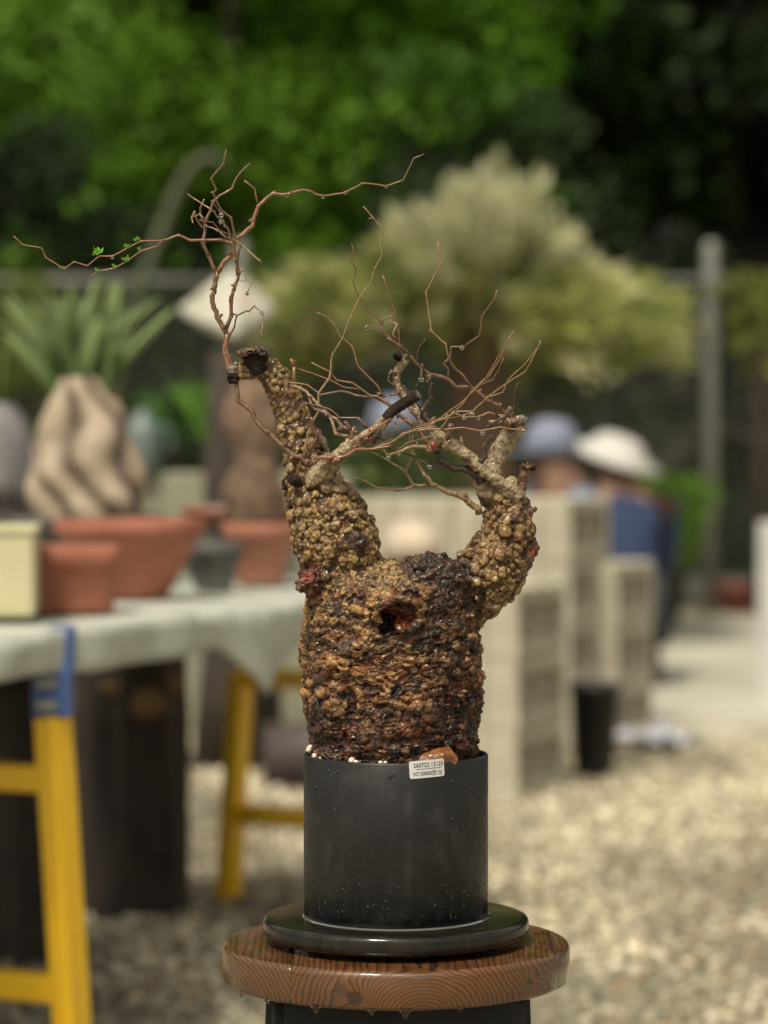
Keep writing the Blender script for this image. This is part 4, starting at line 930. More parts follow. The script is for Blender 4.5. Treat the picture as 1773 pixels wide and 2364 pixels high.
def base_mesh():
    mb = MB()
    # body: stacked ellipses from the traced silhouette
    rows = [(1675, 690, 1010), (1640, 672, 1024), (1600, 670, 1030), (1560, 666, 1034), (1510, 662, 1034), (1460, 659, 1034), (1410, 659, 1030), (1360, 659, 1028), (1320, 668, 1032), (1290, 676, 1030), (1265, 684, 1020), (1245, 710, 1000), (1228, 745, 960), (1218, 790, 925)]
    n = 72; V = []; Fq = []
    for (y, xl, xr) in rows:
        c = (xl + xr) / 2; h = (xr - xl) / 2; P = F(c, y, .004)
        for i in range(n):
            a = 2 * math.pi * i / n; V.append((P.x + h / pxs * math.cos(a) * .985, P.y + h / pxs * .90 * math.sin(a), P.z))
    for j in range(len(rows) - 1):
        for i in range(n): Fq.append((j * n + i, j * n + (i + 1) % n, (j + 1) * n + (i + 1) % n, (j + 1) * n + i))
    Fq.append(tuple(range(n - 1, -1, -1))); Fq.append(tuple((len(rows) - 1) * n + i for i in range(n))); mb.add(V, Fq)
    # left arm
    ballchain(mb, [(765, 1330, 90, 0), (740, 1230, 82, -2), (722, 1160, 84, -4), (700, 1100, 73, -4), (677, 1050, 55, -3), (662, 1000, 44, 0), (650, 950, 37, 4), (630, 900, 36, 6), (610, 850, 31, 6), (596, 815, 30, 5), (575, 797, 26, 4)])
    ballchain(mb, [(590, 805, 27, 5), (560, 797, 20, 2), (530, 800, 17, -1), (502, 804, 16, -3)])
    # right arm
    ballchain(mb, [(960, 1330, 66, 0), (1010, 1280, 64, -2), (1055, 1240, 66, -4), (1085, 1195, 60, -4), (1096, 1145, 49, -3), (1094, 1100, 43, 0), (1088, 1070, 37, 2)])
    return mb
bmB = base_mesh(); me0 = mesh('tmp', bmB.v, bmB.f, None); me0.materials.clear()
me0 = evaluated(me0, [('REMESH', {'mode': 'VOXEL', 'voxel_size': .0022}), ('SMOOTH', {'factor': .5, 'iterations': 8})])
bv0 = mverts(me0); bn0 = mnorm(me0)
fx, fy = toF(bv0)
rng = np.random.default_rng(77)
# candidate bead sites
ntri = len(me0.polygons); idx = rng.permutation(len(bv0))
kd_cells = {}; beads = []
def near(p, r, cell=.006):
    c = tuple((p // cell).astype(int)); m = 2 if r > cell else 1
    m = int(math.ceil((r + .007) / cell))
    for a in range(-m, m + 1):
        for b_ in range(-m, m + 1):
            for d in range(-m, m + 1):
                for (q, rq) in kd_cells.get((c[0] + a, c[1] + b_, c[2] + d), ()):
                    if np.sum((q - p) ** 2) < ((r + rq) * .80) ** 2: return True
    return False
WX, WY = 862, 1328   # wound centre in the 1659 view
def beadsize(x, y):
    if y > 1660: return None
    dw = math.hypot((x - WX) / 1.35, y - WY)
    if dw < 46 : return None
    arm = y < 1215 or x > 1045
    tl = y < 930
    if tl: return (.0014, .0028, .55) if rng.random() < .75 else None
    if arm: return (.0017, .0062, .82)
    if y < 1330: return (.0017, .0054, .72)
    if y < 1520: return (.0014, .0052, .66)
    return (.0012, .0038, .58)
bare = fbm(bv0 * 95, 51, 3) + .05 * sst(fy, 1240, 1300)
for ps in range(3):
    for i in idx:
        x, y = fx[i], fy[i]; bs = beadsize(x, y)
        if not bs: continue
        if bare[i] > .60 and rng.random() < .93: continue
        lo, hi, fl = bs
        r = lo + (hi - lo) * rng.random() ** (1.1 if ps == 0 else 3.0)
        if ps == 0 and rng.random() < .45: continue
        if ps == 2: r = lo * .8
        p = bv0[i]
        if near(p, r): continue
        kd_cells.setdefault(tuple((p // .006).astype(int)), []).append((p, r)); beads.append((i, p, r, fl))
icv, icf = icog(2); bp = []; bA = []; binfo = []
for (i, p, r, fl) in beads:
    n = bn0[i]; fyv = fy[i]; fxv = fx[i]; arm = fyv < 1215 or fxv > 1045
    up = np.array([0, 0, 1.0]); t = np.cross(up, n); t /= (np.linalg.norm(t) + 1e-9); b_ = np.cross(n, t)
    a = rng.normal() * (1.2 if arm else .35); t2 = t * math.cos(a) + b_ * math.sin(a); b2 = np.cross(n, t2)
    el = 1 + (.5 * rng.random() if arm else .1 + .9 * rng.random() ** 2 * sst(np.array(fyv), 1250, 1400) * (1 if fxv < 930 else .2)); h = r * fl * rng.uniform(.8, 1.15)
    off = h * (.55 if arm else .40); bp.append(p + n * off * rng.uniform(.7, 1.1)); bA.append(np.stack([t2 * r * el * 1.02, b2 * r * 1.02, n * h])); binfo.append((r, rng.random(), arm))
    # secondary knuckles on big ones
    if r > .0032 and rng.random() < .7:
        for q in range(rng.integers(1, 4)):
            an = rng.uniform(0, 6.28); pp = p + n * h * (.9) + (t2 * math.cos(an) + b2 * math.sin(an)) * r * rng.uniform(.3, .75)
            bp.append(pp); rr = r * rng.uniform(.3, .55); bA.append(np.stack([t2 * rr, b2 * rr, n * rr * .8])); binfo.append((rr, rng.random(), arm))
bp = np.array(bp); bA = np.array(bA)
icw = icv
Vb, Fb = scatter_mesh(icw, icf, bp, bA)
# lumpy knobs: dark knob on the shoulder, red knob at left, spur at right, wound rim
extra = MB()
def knob(x, y, dmm, sx, sy, sz, seed, amp=.5, fr=1.6, tilt=0):
    v, f = icog(4); v = v * (.78 + amp * 1.9 * np.abs(fbm(v * fr + seed * 3.1, seed, 5)[:, None] - .5) + amp * (fbm(v * fr * 3 + seed, seed + 9, 4)[:, None] - .5))
    c, s = math.cos(tilt), math.sin(tilt); v = v * np.array([sx, sy, sz]); v = np.stack([v[:, 0] * c - v[:, 2] * s, v[:, 1], v[:, 0] * s + v[:, 2] * c], -1)
    P = F(x, y, dmm * MM); extra.add(v + np.array(P[:]), f.tolist())
KN = [(935, 1232, -24, .024, .020, .016), (965, 1255, -30, .019, .016, .017), (905, 1222, -12, .015, .015, .010), (672, 1255, -24, .011, .012, .014), (1140, 1185, -6, .010, .010, .014), (770, 1168, -34, .010, .006, .008)]
for i, (x, y, d, a, b_, c) in enumerate(KN): knob(x, y, d, a, b_, c, i + 3, .6, 2.2)
for q in range(7):   # ragged tatters of the left knob and the right spur
    a = rng.uniform(2.2, 4.2); P = F(668, 1258, -.026); e = P + Vector((math.cos(a) * .012, -.004 + rng.normal() * .004, math.sin(a) * .013)); extra.add(*tubeg([P, P.lerp(e, .6), e], [.005, .003, .0012], 8))
    a = rng.uniform(-.7, .9); P = F(1136, 1186, -.006); e = P + Vector((math.cos(a) * .0105, rng.normal() * .004, math.sin(a) * .010)); extra.add(*tubeg([P, P.lerp(e, .6), e], [.006, .003, .0011], 8))
for a in np.linspace(0, 2 * math.pi, 30, endpoint=False):   # rim round the wound
    x = WX + 4 + 46 * math.cos(a) * (1.0 + .08 * rng.normal()); y = WY - 32 * math.sin(a) - 2
    hh = .0045 if math.sin(a) > 0 else .003
    xx = (F(x, y).x - X0); yy = -math.sqrt(max(0, .066 ** 2 - (xx) ** 2)) * .95
    v, f = icog(2); P = F(x, y, yy); extra.add(v * np.array([.0052, hh, .0036]) + np.array(P[:]), f.tolist())
# main limb roots merge with the body
limb = MB()
def qb(chain, c='E'):   # chain in a crop with radius px in source px
    return [((CR[c][0] + x / CR[c][2]) / 1.0687, (CR[c][1] + y / CR[c][2]) / 1.0687, r / 1.0687, d) for x, y, r, d in chain]
# left arm's cut branch
ballchain(limb, qb([(860, 1400, 30, -14), (960, 1340, 27, -22), (1040, 1270, 24, -28), (1120, 1190, 19, -32), (1200, 1110, 16.5, -34), (1290, 1030, 18, -36), (1380, 980, 15, -37), (1480, 920, 14, -38), (1560, 850, 13, -38), (1659, 740, 12, -38)], 'B'))
ballchain(limb, qb([(850, 1170, 18, -14), (900, 1240, 22, -12), (960, 1300, 22, -10)], 'B'))
# right arm: rising fork and the long limb
ballchain(limb, qb([(1130, 1440, 36, 2), (1085, 1250, 27, 6), (1110, 1130, 23, 9), (1180, 1000, 23, 12), (1250, 900, 24, 13), (1310, 800, 21, 12), (1350, 750, 18, 12), (1385, 735, 11, 10)], 'E'))
ballchain(limb, qb([(1300, 1420, 30, -10), (1230, 1350, 18, -14), (1120, 1250, 14, -16), (1010, 1180, 15, -18), (900, 1070, 15, -20), (800, 990, 15, -22), (700, 940, 20, -24), (630, 880, 15, -24), (560, 800, 11, -24), (480, 720, 10, -22), (410, 640, 11, -20), (350, 560, 11, -18), (290, 480, 9, -16), (262, 420, 8, -16), (250, 320, 9, -16), (290, 250, 9, -17), (330, 205, 9, -18), (290, 160, 8, -19)], 'E'))
ballchain(limb, qb([(1010, 1290, 20, -8), (1060, 1370, 26, -6), (1150, 1460, 30, -4)], 'E'))
allv = np.concatenate([bv0, Vb, np.array([tuple(p) for p in extra.v]), np.array([tuple(p) for p in limb.v])])
poly0 = [tuple(p.vertices) for p in me0.polygons]; o1 = len(bv0); o2 = o1 + len(Vb); o3 = o2 + len(extra.v)
faces = poly0 + [tuple(q + o1) for q in Fb] + [tuple(i + o2 for i in q) for q in extra.f] + [tuple(i + o3 for i in q) for q in limb.f]
me1 = bpy.data.meshes.new('tmp1'); me1.from_pydata(allv.tolist(), [], faces)
me1 = evaluated(me1, [('REMESH', {'mode': 'VOXEL', 'voxel_size': .00068}), ('SMOOTH', {'factor': .5, 'iterations': 5})])
v = mverts(me1); n = mnorm(me1); fx, fy = toF(v)
front = n[:, 1] < .3
# --- which bead does each vertex belong to, and how high does it stand
kd = kdtree.KDTree(len(bp)); [kd.insert(p, i) for i, p in enumerate(bp)]; kd.balance()
near_i = np.empty(len(v), int); near_d = np.empty(len(v))
for i, p in enumerate(v):
    _, j, d = kd.find(p); near_i[i] = j; near_d[i] = d
br = np.array([b_[0] for b_ in binfo])[near_i]; brnd = np.array([b_[1] for b_ in binfo])[near_i]
k0 = kdtree.KDTree(len(bv0)); [k0.insert(p, i) for i, p in enumerate(bv0)]; k0.balance()
hgt = np.empty(len(v)); 
for i, p in enumerate(v):
    co, j, d = k0.find(p); hgt[i] = float(np.dot(p - bv0[j], bn0[j]))
onbead = sst(-near_d / np.maximum(br, 1e-5), -1.5, -.85) * sst(hgt, .0002, .0018)
# --- wrinkles, pits and cracks as real relief
body = sst(fy, 1215, 1300) * sst(-np.abs(fx - 845), -215, -195)
low = sst(fy, 1400, 1560)
limbm = np.clip(sst(-fy, -1075, -1050) * (sst(fx, 690, 720)), 0, 1) * (hgt > .004)
wx = (fbm(v * 45, 4) - .5) * .02
wr = fbm(np.stack([(v[:, 0] + wx) * 75, v[:, 1] * 75, (v[:, 2] + wx) * 300], -1), 9, 4); rid = 1 - 2 * np.abs(wr - .5)
big = fbm(v * np.array([55, 55, 75]), 61, 3); d = body * ((big - .5) * .013 + (rid - .72) * (.0028 + .0042 * sst(fy, 1340, 1400))) + body * (fbm(v * 260, 12, 3) - .5) * (.0022 + .0024 * low)
vr = fbm(np.stack([v[:, 0] * 260 + 40 * (fbm(v * 30, 31) - .5), v[:, 1] * 260, v[:, 2] * 22], -1), 14, 3)
right = sst(fx, 880, 960) * body
d -= right * sst(-np.abs(vr - .5), -.045, -.008) * .0022
pit = fbm(v * 520, 15, 2); d -= sst(pit, .62, .74) * .0011 * (.45 + .55 * body)
d += (fbm(v * 850, 18, 3) - .5) * .0013 + (fbm(v * 330, 28, 3) - .5) * .0028
gv = np.abs(fx - 745 - (fy - 1500) * .05 + 14 * np.sin(fy / 31)); d -= body * (1 - sst(gv, 3, 14)) * sst(fy, 1440, 1480) * .004; gv2 = np.abs(fx - 985 + 8 * np.sin(fy / 23)); d -= body * (1 - sst(gv2, 1, 6)) * sst(fy, 1500, 1520) * .0045
creek = (1 - sst(np.abs(fy - 1370 + (fx - 850) * .05 + 6 * np.sin(fx / 30)), 1, 7)) * sst(fx, 820, 850) * sst(-fx, -960, -930); d -= creek * .002
nz1 = (fbm(v * 110, 71, 4) - .5) * 46; nz2 = (fbm(v * 110, 72, 4) - .5) * 46; fxw = fx + nz1; fyw = fy + nz2
ww = ((fxw - WX - 3) / 35) ** 2 + ((fyw - WY - .12 * (fxw - WX)) / (24 - .18 * np.clip(fxw - WX, -40, 40))) ** 2; wm = (1 - sst(ww, .45, 1.15)) * (v[:, 1] < -.02)
hole = (((fxw - WX + 18) / 17) ** 2 + ((fyw - WY - 13) / 21) ** 2); hm = (1 - sst(hole, .4, 1.2)) * (v[:, 1] < -.02)
fib = fbm(np.stack([v[:, 0] * 500, v[:, 1] * 100, v[:, 2] * 110], -1), 19, 4)
v = v + n * d[:, None]; v[:, 1] += wm * .0060 + hm * .013 + wm * (fib - .5) * .018
# --- albedo painted per vertex
def mixc(a, b_, t): return a * (1 - t[:, None]) + b_ * t[:, None]
c = np.tile(np.array([.075, .036, .014]), (len(v), 1))                      # bark between the warts
warm = fbm(v * 30, 21, 3); tone = np.clip(brnd * .45 + 1.1 * (fbm(v * 70, 22) - .5) + .8 * (fbm(v * 260, 24) - .5) + .32, 0, 1)
oli = mixc(np.tile(np.array([.19, .092, .030]), (len(v), 1)), np.tile(np.array([.37, .265, .100]), (len(v), 1)), tone)
c = mixc(c, oli, onbead * (1 - .45 * low * body))
scar = (np.modf(brnd * 37.7)[0] < .16) * sst(-near_d / np.maximum(br, 1e-5), -.8, -.45) * (fbm(v * 400, 92, 2) > .5); c = mixc(c, np.tile(np.array([.03, .014, .008]), (len(v), 1)), scar * .85)
hole_c = (np.modf(brnd * 37.7)[0] < .16) * 1.0
# body: brown, redder and darker downwards and to the right
lft = sst(-fx, -900, -820) * sst(fy, 1240, 1280) * sst(-fy, -1580, -1500)
rb = mixc(np.tile(np.array([.070, .024, .010]), (len(v), 1)), np.tile(np.array([.36, .185, .062]), (len(v), 1)), sst(hgt / .004 + 1.2 * (warm - .5), .15, .95))
fis = body * (1 - sst(rid, .50, .72)) * sst(fy, 1340, 1420)
c = mixc(c, rb, body * (.55 + .3 * sst(fy, 1330, 1500)))
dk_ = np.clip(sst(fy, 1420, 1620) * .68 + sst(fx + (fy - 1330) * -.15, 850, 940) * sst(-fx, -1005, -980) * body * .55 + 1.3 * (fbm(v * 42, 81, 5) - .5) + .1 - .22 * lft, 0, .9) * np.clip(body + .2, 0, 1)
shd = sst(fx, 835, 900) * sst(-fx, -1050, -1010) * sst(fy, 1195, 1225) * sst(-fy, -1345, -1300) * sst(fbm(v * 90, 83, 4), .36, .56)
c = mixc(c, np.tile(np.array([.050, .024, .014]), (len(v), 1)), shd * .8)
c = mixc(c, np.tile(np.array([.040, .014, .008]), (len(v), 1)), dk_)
blk = sst(fbm(np.stack([v[:, 0] * 110, v[:, 1] * 110, v[:, 2] * 150], -1), 23, 5) + .04 * body + .03 * low - .3 * onbead * (1 - body) * .3, .56, .66)
c = mixc(c, np.tile(np.array([.014, .009, .007]), (len(v), 1)), blk * (.55 + .35 * body))
c = mixc(c, np.tile(np.array([.030, .012, .008]), (len(v), 1)), fis * .7)
redp = sst(fbm(v * 120, 25, 4), .58, .70); c = mixc(c, np.tile(np.array([.26, .065, .020]), (len(v), 1)), redp * .40 * (.3 + .7 * body))
# young smooth bark on the limbs
lb = np.clip(sst(hgt, .004, .007) * (fy < 1075), 0, 1); lb = np.maximum(lb, (fy < 1060) * (fx > 700) * 1.0)
lc = mixc(np.tile(np.array([.15, .095, .05]), (len(v), 1)), np.tile(np.array([.36, .28, .17]), (len(v), 1)), sst(fbm(v * 130, 27, 4), .35, .62)); c = mixc(c, lc, lb * .9)
# the charred cut part of the left branch
cut = sst(fx, 838, 848) * sst(-fx, -912, -900) * sst(-fy, -905, -880) * (v[:, 1] < -.028); 
for (x, y, d_, a, b_, cc), kc in zip(KN, ((.022, .009, .006), (.040, .017, .009), (.05, .026, .013), (.060, .018, .010), (.05, .014, .008), (.03, .015, .010))):
    P = F(x, y, d_ * MM); q = ((v[:, 0] - P.x) / a) ** 2 + ((v[:, 1] - P.y) / (b_ * 1.3)) ** 2 + ((v[:, 2] - P.z) / cc) ** 2; t = 1 - sst(q, .9, 1.9)
    c = mixc(c, np.tile(np.array(kc), (len(v), 1)) * (.7 + 1.6 * sst(fbm(v * 180, 33), .5, .68))[:, None], t * .92)
P = F(1152, 1192, -.006); q = ((v[:, 0] - P.x) / .006) ** 2 + ((v[:, 2] - P.z) / .006) ** 2; c = mixc(c, np.tile(np.array([.24, .05, .015]), (len(v), 1)), (1 - sst(q, .3, 1.2)) * sst(fbm(v * 200, 3), .42, .55))
P = F(666, 1246, -.03); q = ((v[:, 0] - P.x) / .007) ** 2 + ((v[:, 2] - P.z) / .006) ** 2; c = mixc(c, np.tile(np.array([.20, .045, .025]), (len(v), 1)), (1 - sst(q, .3, 1.2)) * sst(fbm(v * 200, 3), .42, .55))
# the wound
ring = (1 - sst(ww, 1.1, 1.9)) * (v[:, 1] < -.02); c = mixc(c, np.tile(np.array([.06, .018, .009]), (len(v), 1)), ring * .8)
inn = mixc(np.tile(np.array([.08, .012, .005]), (len(v), 1)), np.tile(np.array([.40, .095, .018]), (len(v), 1)), sst(fib, .50, .68)); c = mixc(c, inn, wm)
c = mixc(c, np.tile(np.array([.012, .007, .006]), (len(v), 1)), np.clip(hm * 1.1, 0, 1))
me1.vertices.foreach_set('co', (v - np.array(plant.location)[None]).astype(np.float32).ravel())
a_ = me1.color_attributes.new('Col', 'FLOAT_COLOR', 'POINT'); cc4 = np.ones((len(v), 4), np.float32); cc4[:, :3] = c; a_.data.foreach_set('color', cc4.ravel())
M['bark'] = attr_mat('wet_knobbly_bark', .58, 1300, .6, .0007, coat=.42, coatr=.07, var=.42, spec=.32, scale=650)
me1.materials.clear(); me1.materials.append(M['bark']); me1.polygons.foreach_set('use_smooth', [True] * len(me1.polygons)); me1.update(); me1.name = 'caudex'
link('caudex', me1, plant)
print('caudex verts', len(v), 'beads', len(beads))

# ------------------------------------------------------------------ stubs, twigs, leaf buds, drops
def tw_mat(name, c1, c2, rough=.4, c3=None): return noisy(name, c1, c2, 350, rough, .5, .0004, c3, coat=.3)
TM = {'red': tw_mat('reddish_twig', (.15, .060, .028), (.30, .14, .07)), 'tan': tw_mat('tan_twig', (.16, .095, .045), (.36, .245, .125)), 'brown': tw_mat('brown_twig', (.075, .036, .018), (.20, .105, .052), .4, (.33, .23, .13)),
      'dark': tw_mat('dark_twig', (.018, .011, .009), (.075, .045, .032)), 'char': noisy('charred_wood', (.008, .006, .005), (.045, .027, .017), 300, .7, .9, .0014, (.11, .07, .04), spec=.25), 'cutw': noisy('cut_grey_wood', (.10, .08, .06), (.22, .19, .15), 400, .6, .4, .0004)}
tw_rng = random.Random(3)
def twig(c, pts, r0, r1, d0, d1, m='brown', name='twig', knots=True, parent=plant):
    """pts in a crop; radii and depths in mm"""
    P0 = []
    tot = sum(math.hypot(a[0] - b_[0], a[1] - b_[1]) for a, b_ in zip(pts[:-1], pts[1:])) or 1; acc = 0
    for i, p in enumerate(pts):
        if i: acc += math.hypot(p[0] - pts[i - 1][0], p[1] - pts[i - 1][1])
        t = acc / tot; cc = p[2] if len(p) > 2 else c; P0.append((Q(cc, p[0], p[1], (d0 + (d1 - d0) * t) * MM), t))
    V = []; Rr = []
    for i, (p, t) in enumerate(P0):
        r = (r0 + (r1 - r0) * t) * MM * .80
        if 0 < i < len(P0) - 1:
            a = P0[i - 1][0]; b_ = P0[i + 1][0]; e = min((p - a).length, (b_ - p).length) * .22; e = min(e, r * 2.2)
            V += [p + (a - p).normalized() * e, p, p + (b_ - p).normalized() * e]; kk = 1.2 if knots else 1.05; Rr += [r * 1.03, r * kk, r * 1.0]
        else: V.append(p); Rr.append(r * (1.1 if i else 1.15))
        if i < len(P0) - 1:   # slight wander between the nodes
            q = P0[i + 1][0]; L = (q - p).length; ns = int(L / .008)
            for s in range(1, ns + 1):
                tt = s / (ns + 1); w_ = Vector((tw_rng.gauss(0, 1), tw_rng.gauss(0, 1), tw_rng.gauss(0, 1))) * min(.0005, r * .28); V.append(p.lerp(q, .12 + .76 * tt) + w_); Rr.append(r * tw_rng.uniform(.92, 1.1))
    v, f = tubeg([PI_ @ x for x in V], Rr, 8); mb = MB().add(v, f)
    # little bud scales at the nodes
    for i in range(1, len(P0) - 1):
        if tw_rng.random() < .5:
            p, t = P0[i]; r = (r0 + (r1 - r0) * t) * MM; dd = Vector((tw_rng.gauss(0, 1), tw_rng.gauss(0, 1), tw_rng.gauss(0, 1))).normalized(); mb.add(*tubeg([PI_ @ p, PI_ @ (p + dd * r * 1.6), PI_ @ (p + dd * r * 2.4)], [r * .8, r * .6, r * .15], 6))
    return mb.build(name, TM[m], parent, True)
def stub(c, pts, m='char', name='broken_stub', amp=.38, seed=1, fr=420):
    P = [Q(c, x, y, d * MM) for x, y, r, d in pts]; V = []; Rr = []
    for i in range(len(P) - 1):
        for s in range(16): t = s / 16; V.append(P[i].lerp(P[i + 1], t)); Rr.append((pts[i][2] + (pts[i + 1][2] - pts[i][2]) * t) * MM)
    V.append(P[-1]); Rr.append(pts[-1][2] * MM); v, f = tubeg(V, Rr, 28); v = np.array([tuple(x) for x in v]); nn = fbm(v * fr, seed, 4) - .5
    ax = np.repeat(np.array([tuple(x) for x in V]), 28, 0); v = ax + (v - ax) * (1 + amp * 2.4 * nn + amp * .9 * (np.abs(fbm(v * np.array([900, 900, 300]), seed + 40, 3) - .5) * 2 - .25))[:, None]; v[-28:] += (rng.random((28, 3)) - .5) * pts[-1][2] * MM * .35
    return MB().add([PI_ @ Vector(p) for p in v], f).build(name, TM[m], plant, True)
# stubs
stub('G', [(1090, 1400, 9.5, 0), (1060, 1330, 8.6, -3), (1030, 1260, 8.0, -5), (1010, 1200, 8.8, -6)], 'char', 'broken_stub', .22, 2, 120)
for q, (x, y, a, b_, cc, mt) in enumerate(((1000, 1195, 9.5, 8.5, 3.0, 'char'), (915, 1190, 6.0, 6, 3.4, 'brown'), (860, 1200, 3.2, 5, 3.0, 'brown'), (950, 1165, 3.6, 4, 2.6, 'cutw'), (1035, 1145, 5.0, 5, 2.6, 'brown'), (1125, 1170, 4.6, 5, 4.0, 'dark'), (1150, 1235, 4.0, 4, 4.8, 'char'), (1080, 1180, 5.0, 6, 3.0, 'char'), (1180, 1195, 2.2, 3, 2.0, 'dark'))):
    vv_, ff = icog(3); rid_ = np.abs(fbm(vv_ * 2.6 + q * 5, q, 5) - .5); vv_ = vv_ * (.72 + 2.6 * rid_)[:, None] * np.array([a, b_, cc]) * MM; P = PI_ @ Q('G', x, y, -8 * MM - (q % 3) * .003)
    MB().add(vv_ + np.array(P[:]), ff.tolist()).build('bark_flake', TM[mt], plant, False)
twig('G', [(1180, 1210), (1225, 1195), (1255, 1140), (1300, 1160)], 1.0, .5, -7, -9, 'brown')
twig('G', [(1225, 1195), (1240, 1215)], .8, .6, -7, -9, 'dark')
stub('G', [(760, 1400, 4.2, -3), (720, 1420, 5.4, -6), (690, 1420, 4.4, -6)], 'cutw', 'torn_bark', .6, 4)
stub('G', [(800, 1500, 3.8, -4), (760, 1510, 5.0, -7), (700, 1490, 3.6, -8)], 'char', 'torn_bark', .7, 5)
for q in range(6): twig('G', [(740 - q * 6, 1500 + q * 3), (690 - q * 6 + 20 * (q % 3), 1560 - 26 * (q % 2))], .6, .2, -8, -9, 'dark', 'bark_fibre', False)
stub('B', [(790, 1400, 3.6, -24), (740, 1360, 4.6, -30), (690, 1335, 3.0, -32)], 'char', 'black_stub', .3, 6)
stub('B', [(680, 1420, 2.5, -2), (655, 1370, 2.6, -8), (650, 1450, 2.2, -10)], 'char', 'black_stub', .4, 7)
stub('B', [(770, 1340, 3.0, -20), (795, 1230, 1.6, -24), (800, 1190, .9, -25)], 'brown', 'spur', .2, 8)
stub('E', [(150, 720, 3.9, -39), (230, 640, 4.5, -39), (330, 575, 4.6, -39), (400, 530, 4.6, -39), (435, 510, 4.5, -39)], 'char', 'charred_branch_end', .14, 9)
stub('E', [(434, 511, 4.4, -39), (446, 505, 4.3, -39.5)], 'cutw', 'cut_face', .04, 10)
twig('E', [(410, 480), (430, 420), (437, 408)], .9, .6, -38, -38, 'dark')
stub('E', [(1345, 1420, 3.8, -4), (1375, 1300, 4.0, -5), (1400, 1180, 4.8, -6), (1430, 1120, 6.2, -7), (1440, 1105, 5.6, -7)], 'brown', 'broken_stub', .35, 11)
stub('E', [(1400, 1165, 3.0, -9), (1385, 1100, 2.8, -10), (1375, 1085, 1.4, -10)], 'char', 'bark_flake', .5, 12); stub('E', [(1450, 1165, 3, -9), (1485, 1150, 1.8, -10)], 'char', 'bark_flake', .5, 13)
stub('E', [(1390, 1580, 5, -2), (1430, 1550, 3.6, -4), (1465, 1530, 3.0, -5), (1495, 1520, 2, -6)], 'brown', 'spur', .4, 14)
stub('E', [(270, 185, 2.8, -22), (262, 165, 4.0, -24), (255, 180, 3.2, -25)], 'char', 'dark_knob', .4, 15); stub('E', [(325, 200, 2.6, -18), (345, 210, 2.6, -19)], 'char', 'dark_knob', .4, 16)
stub('E', [(610, 930, 5.0, -26), (575, 960, 5.2, -30), (555, 1010, 4.0, -31), (555, 1040, 2.2, -31)], 'brown', 'spur', .3, 17)
kr_ = N('red_resin'); kr_.set(Base_Color=(.36, .015, .008, 1), Roughness=.12, Coat_Weight=1, Coat_Roughness=.03, Subsurface_Weight=.2); TM['resin'] = kr_.m; TM['oresin'] = tw_mat('orange_torn_bark', (.20, .06, .02), (.34, .15, .06), .4)
stub('E', [(585, 950, 1.8, -36), (572, 968, 1.9, -36.5), (562, 978, .8, -36)], 'resin', 'resin_bead', .3, 18)
stub('B', [(1465, 885, 2.2, -42), (1490, 880, 3.0, -43), (1510, 872, 1.5, -42)], 'oresin', 'resin_bead', .3, 19)
stub('B', [(1470, 960, 3, -41), (1500, 950, 4.2, -44), (1540, 935, 3.6, -43), (1555, 965, 1.5, -42)], 'dark', 'torn_bark', .6, 20)
stub('B', [(1470, 985, 2.0, -44), (1490, 960, 2.2, -46)], 'resin', 'resin_bead', .4, 21)
stub('E', [(1240, 760, 5.5, 3), (1310, 775, 4.8, -2), (1325, 785, 2.0, -3)], 'brown', 'knot_scar', .3, 22); stub('E', [(1290, 772, 3.2, -3), (1305, 782, 2.8, -4.5)], 'char', 'knot_hole', .2, 23)
stub('E', [(1350, 750, 4.2, 11), (1385, 728, 4.3, 9), (1402, 722, 4.0, 8)], 'cutw', 'cut_face', .12, 24)
stub('E', [(1250, 760, 3.0, 8), (1255, 690, 4.4, 5), (1262, 640, 3.0, 4), (1258, 610, 1.5, 4)], 'brown', 'spur', .3, 25)
# stems of the left crown
stemr = 1.75
twig('G', [(720, 1420), (700, 1330), (655, 1170), (680, 1040), (690, 940)], 2.6, 2.7, -5, -3, 'red', 'stem', False)
twig('G', [(770, 1420), (735, 1300), (690, 1180), (676, 1080)], 2.2, 1.2, -7, -4, 'brown', 'stem', False)
twig('G', [(690, 960), (640, 870), (565, 740), (515, 600), (495, 470), (530, 340), (552, 220), (565, 150)], 2.5, 2.4, -3, 0, 'brown', 'stem')
twig('A', [(550, 1710), (450, 1490), (390, 1370), (385, 1290), (400, 1080), (430, 1010), (500, 830), (520, 790), (590, 730), (750, 640), (785, 540), (860, 430), (985, 310)], 2.0, .8, 0, 18, 'brown', 'stem')
twig('A', [(390, 1085), (345, 960), (348, 880), (395, 775)], 1.3, .9, 3, -4, 'brown')
tR = twig('A', [(575, 1700), (650, 1570), (755, 1480), (765, 1380), (780, 1290), (870, 1240), (1015, 1110), (1025, 1030), (1085, 860), (1130, 820), (1270, 700), (1420, 715), (1500, 700), (1165, 195, 'L'), (1235, 220, 'L'), (1320, 208, 'L'), (1390, 170, 'L'), (1480, 182, 'L'), (1545, 158, 'L'), (1585, 75, 'L'), (1625, 58, 'L')], 2.6, .55, 0, 6, 'red', 'branch')
twig('A', [(1078, 815), (1040, 640), (905, 535)], 1.0, .7, 3, 0, 'red')
tH = twig('A', [(790, 1300), (735, 1330), (690, 1320), (610, 1290), (220, 1300), (65, 1230), (0, 1255), (625, 390, 'L'), (540, 392, 'L'), (430, 450, 'L'), (380, 450, 'L'), (335, 487, 'L'), (285, 472, 'L'), (245, 500, 'L'), (175, 455, 'L'), (160, 420, 'L'), (85, 405, 'L'), (52, 373, 'L')], 1.5, .6, -2, -8, 'red')
tH2 = twig('L', [(622, 392), (600, 412), (540, 430), (485, 470), (440, 495), (370, 510), (340, 535)], .85, .5, -4, -8, 'red')
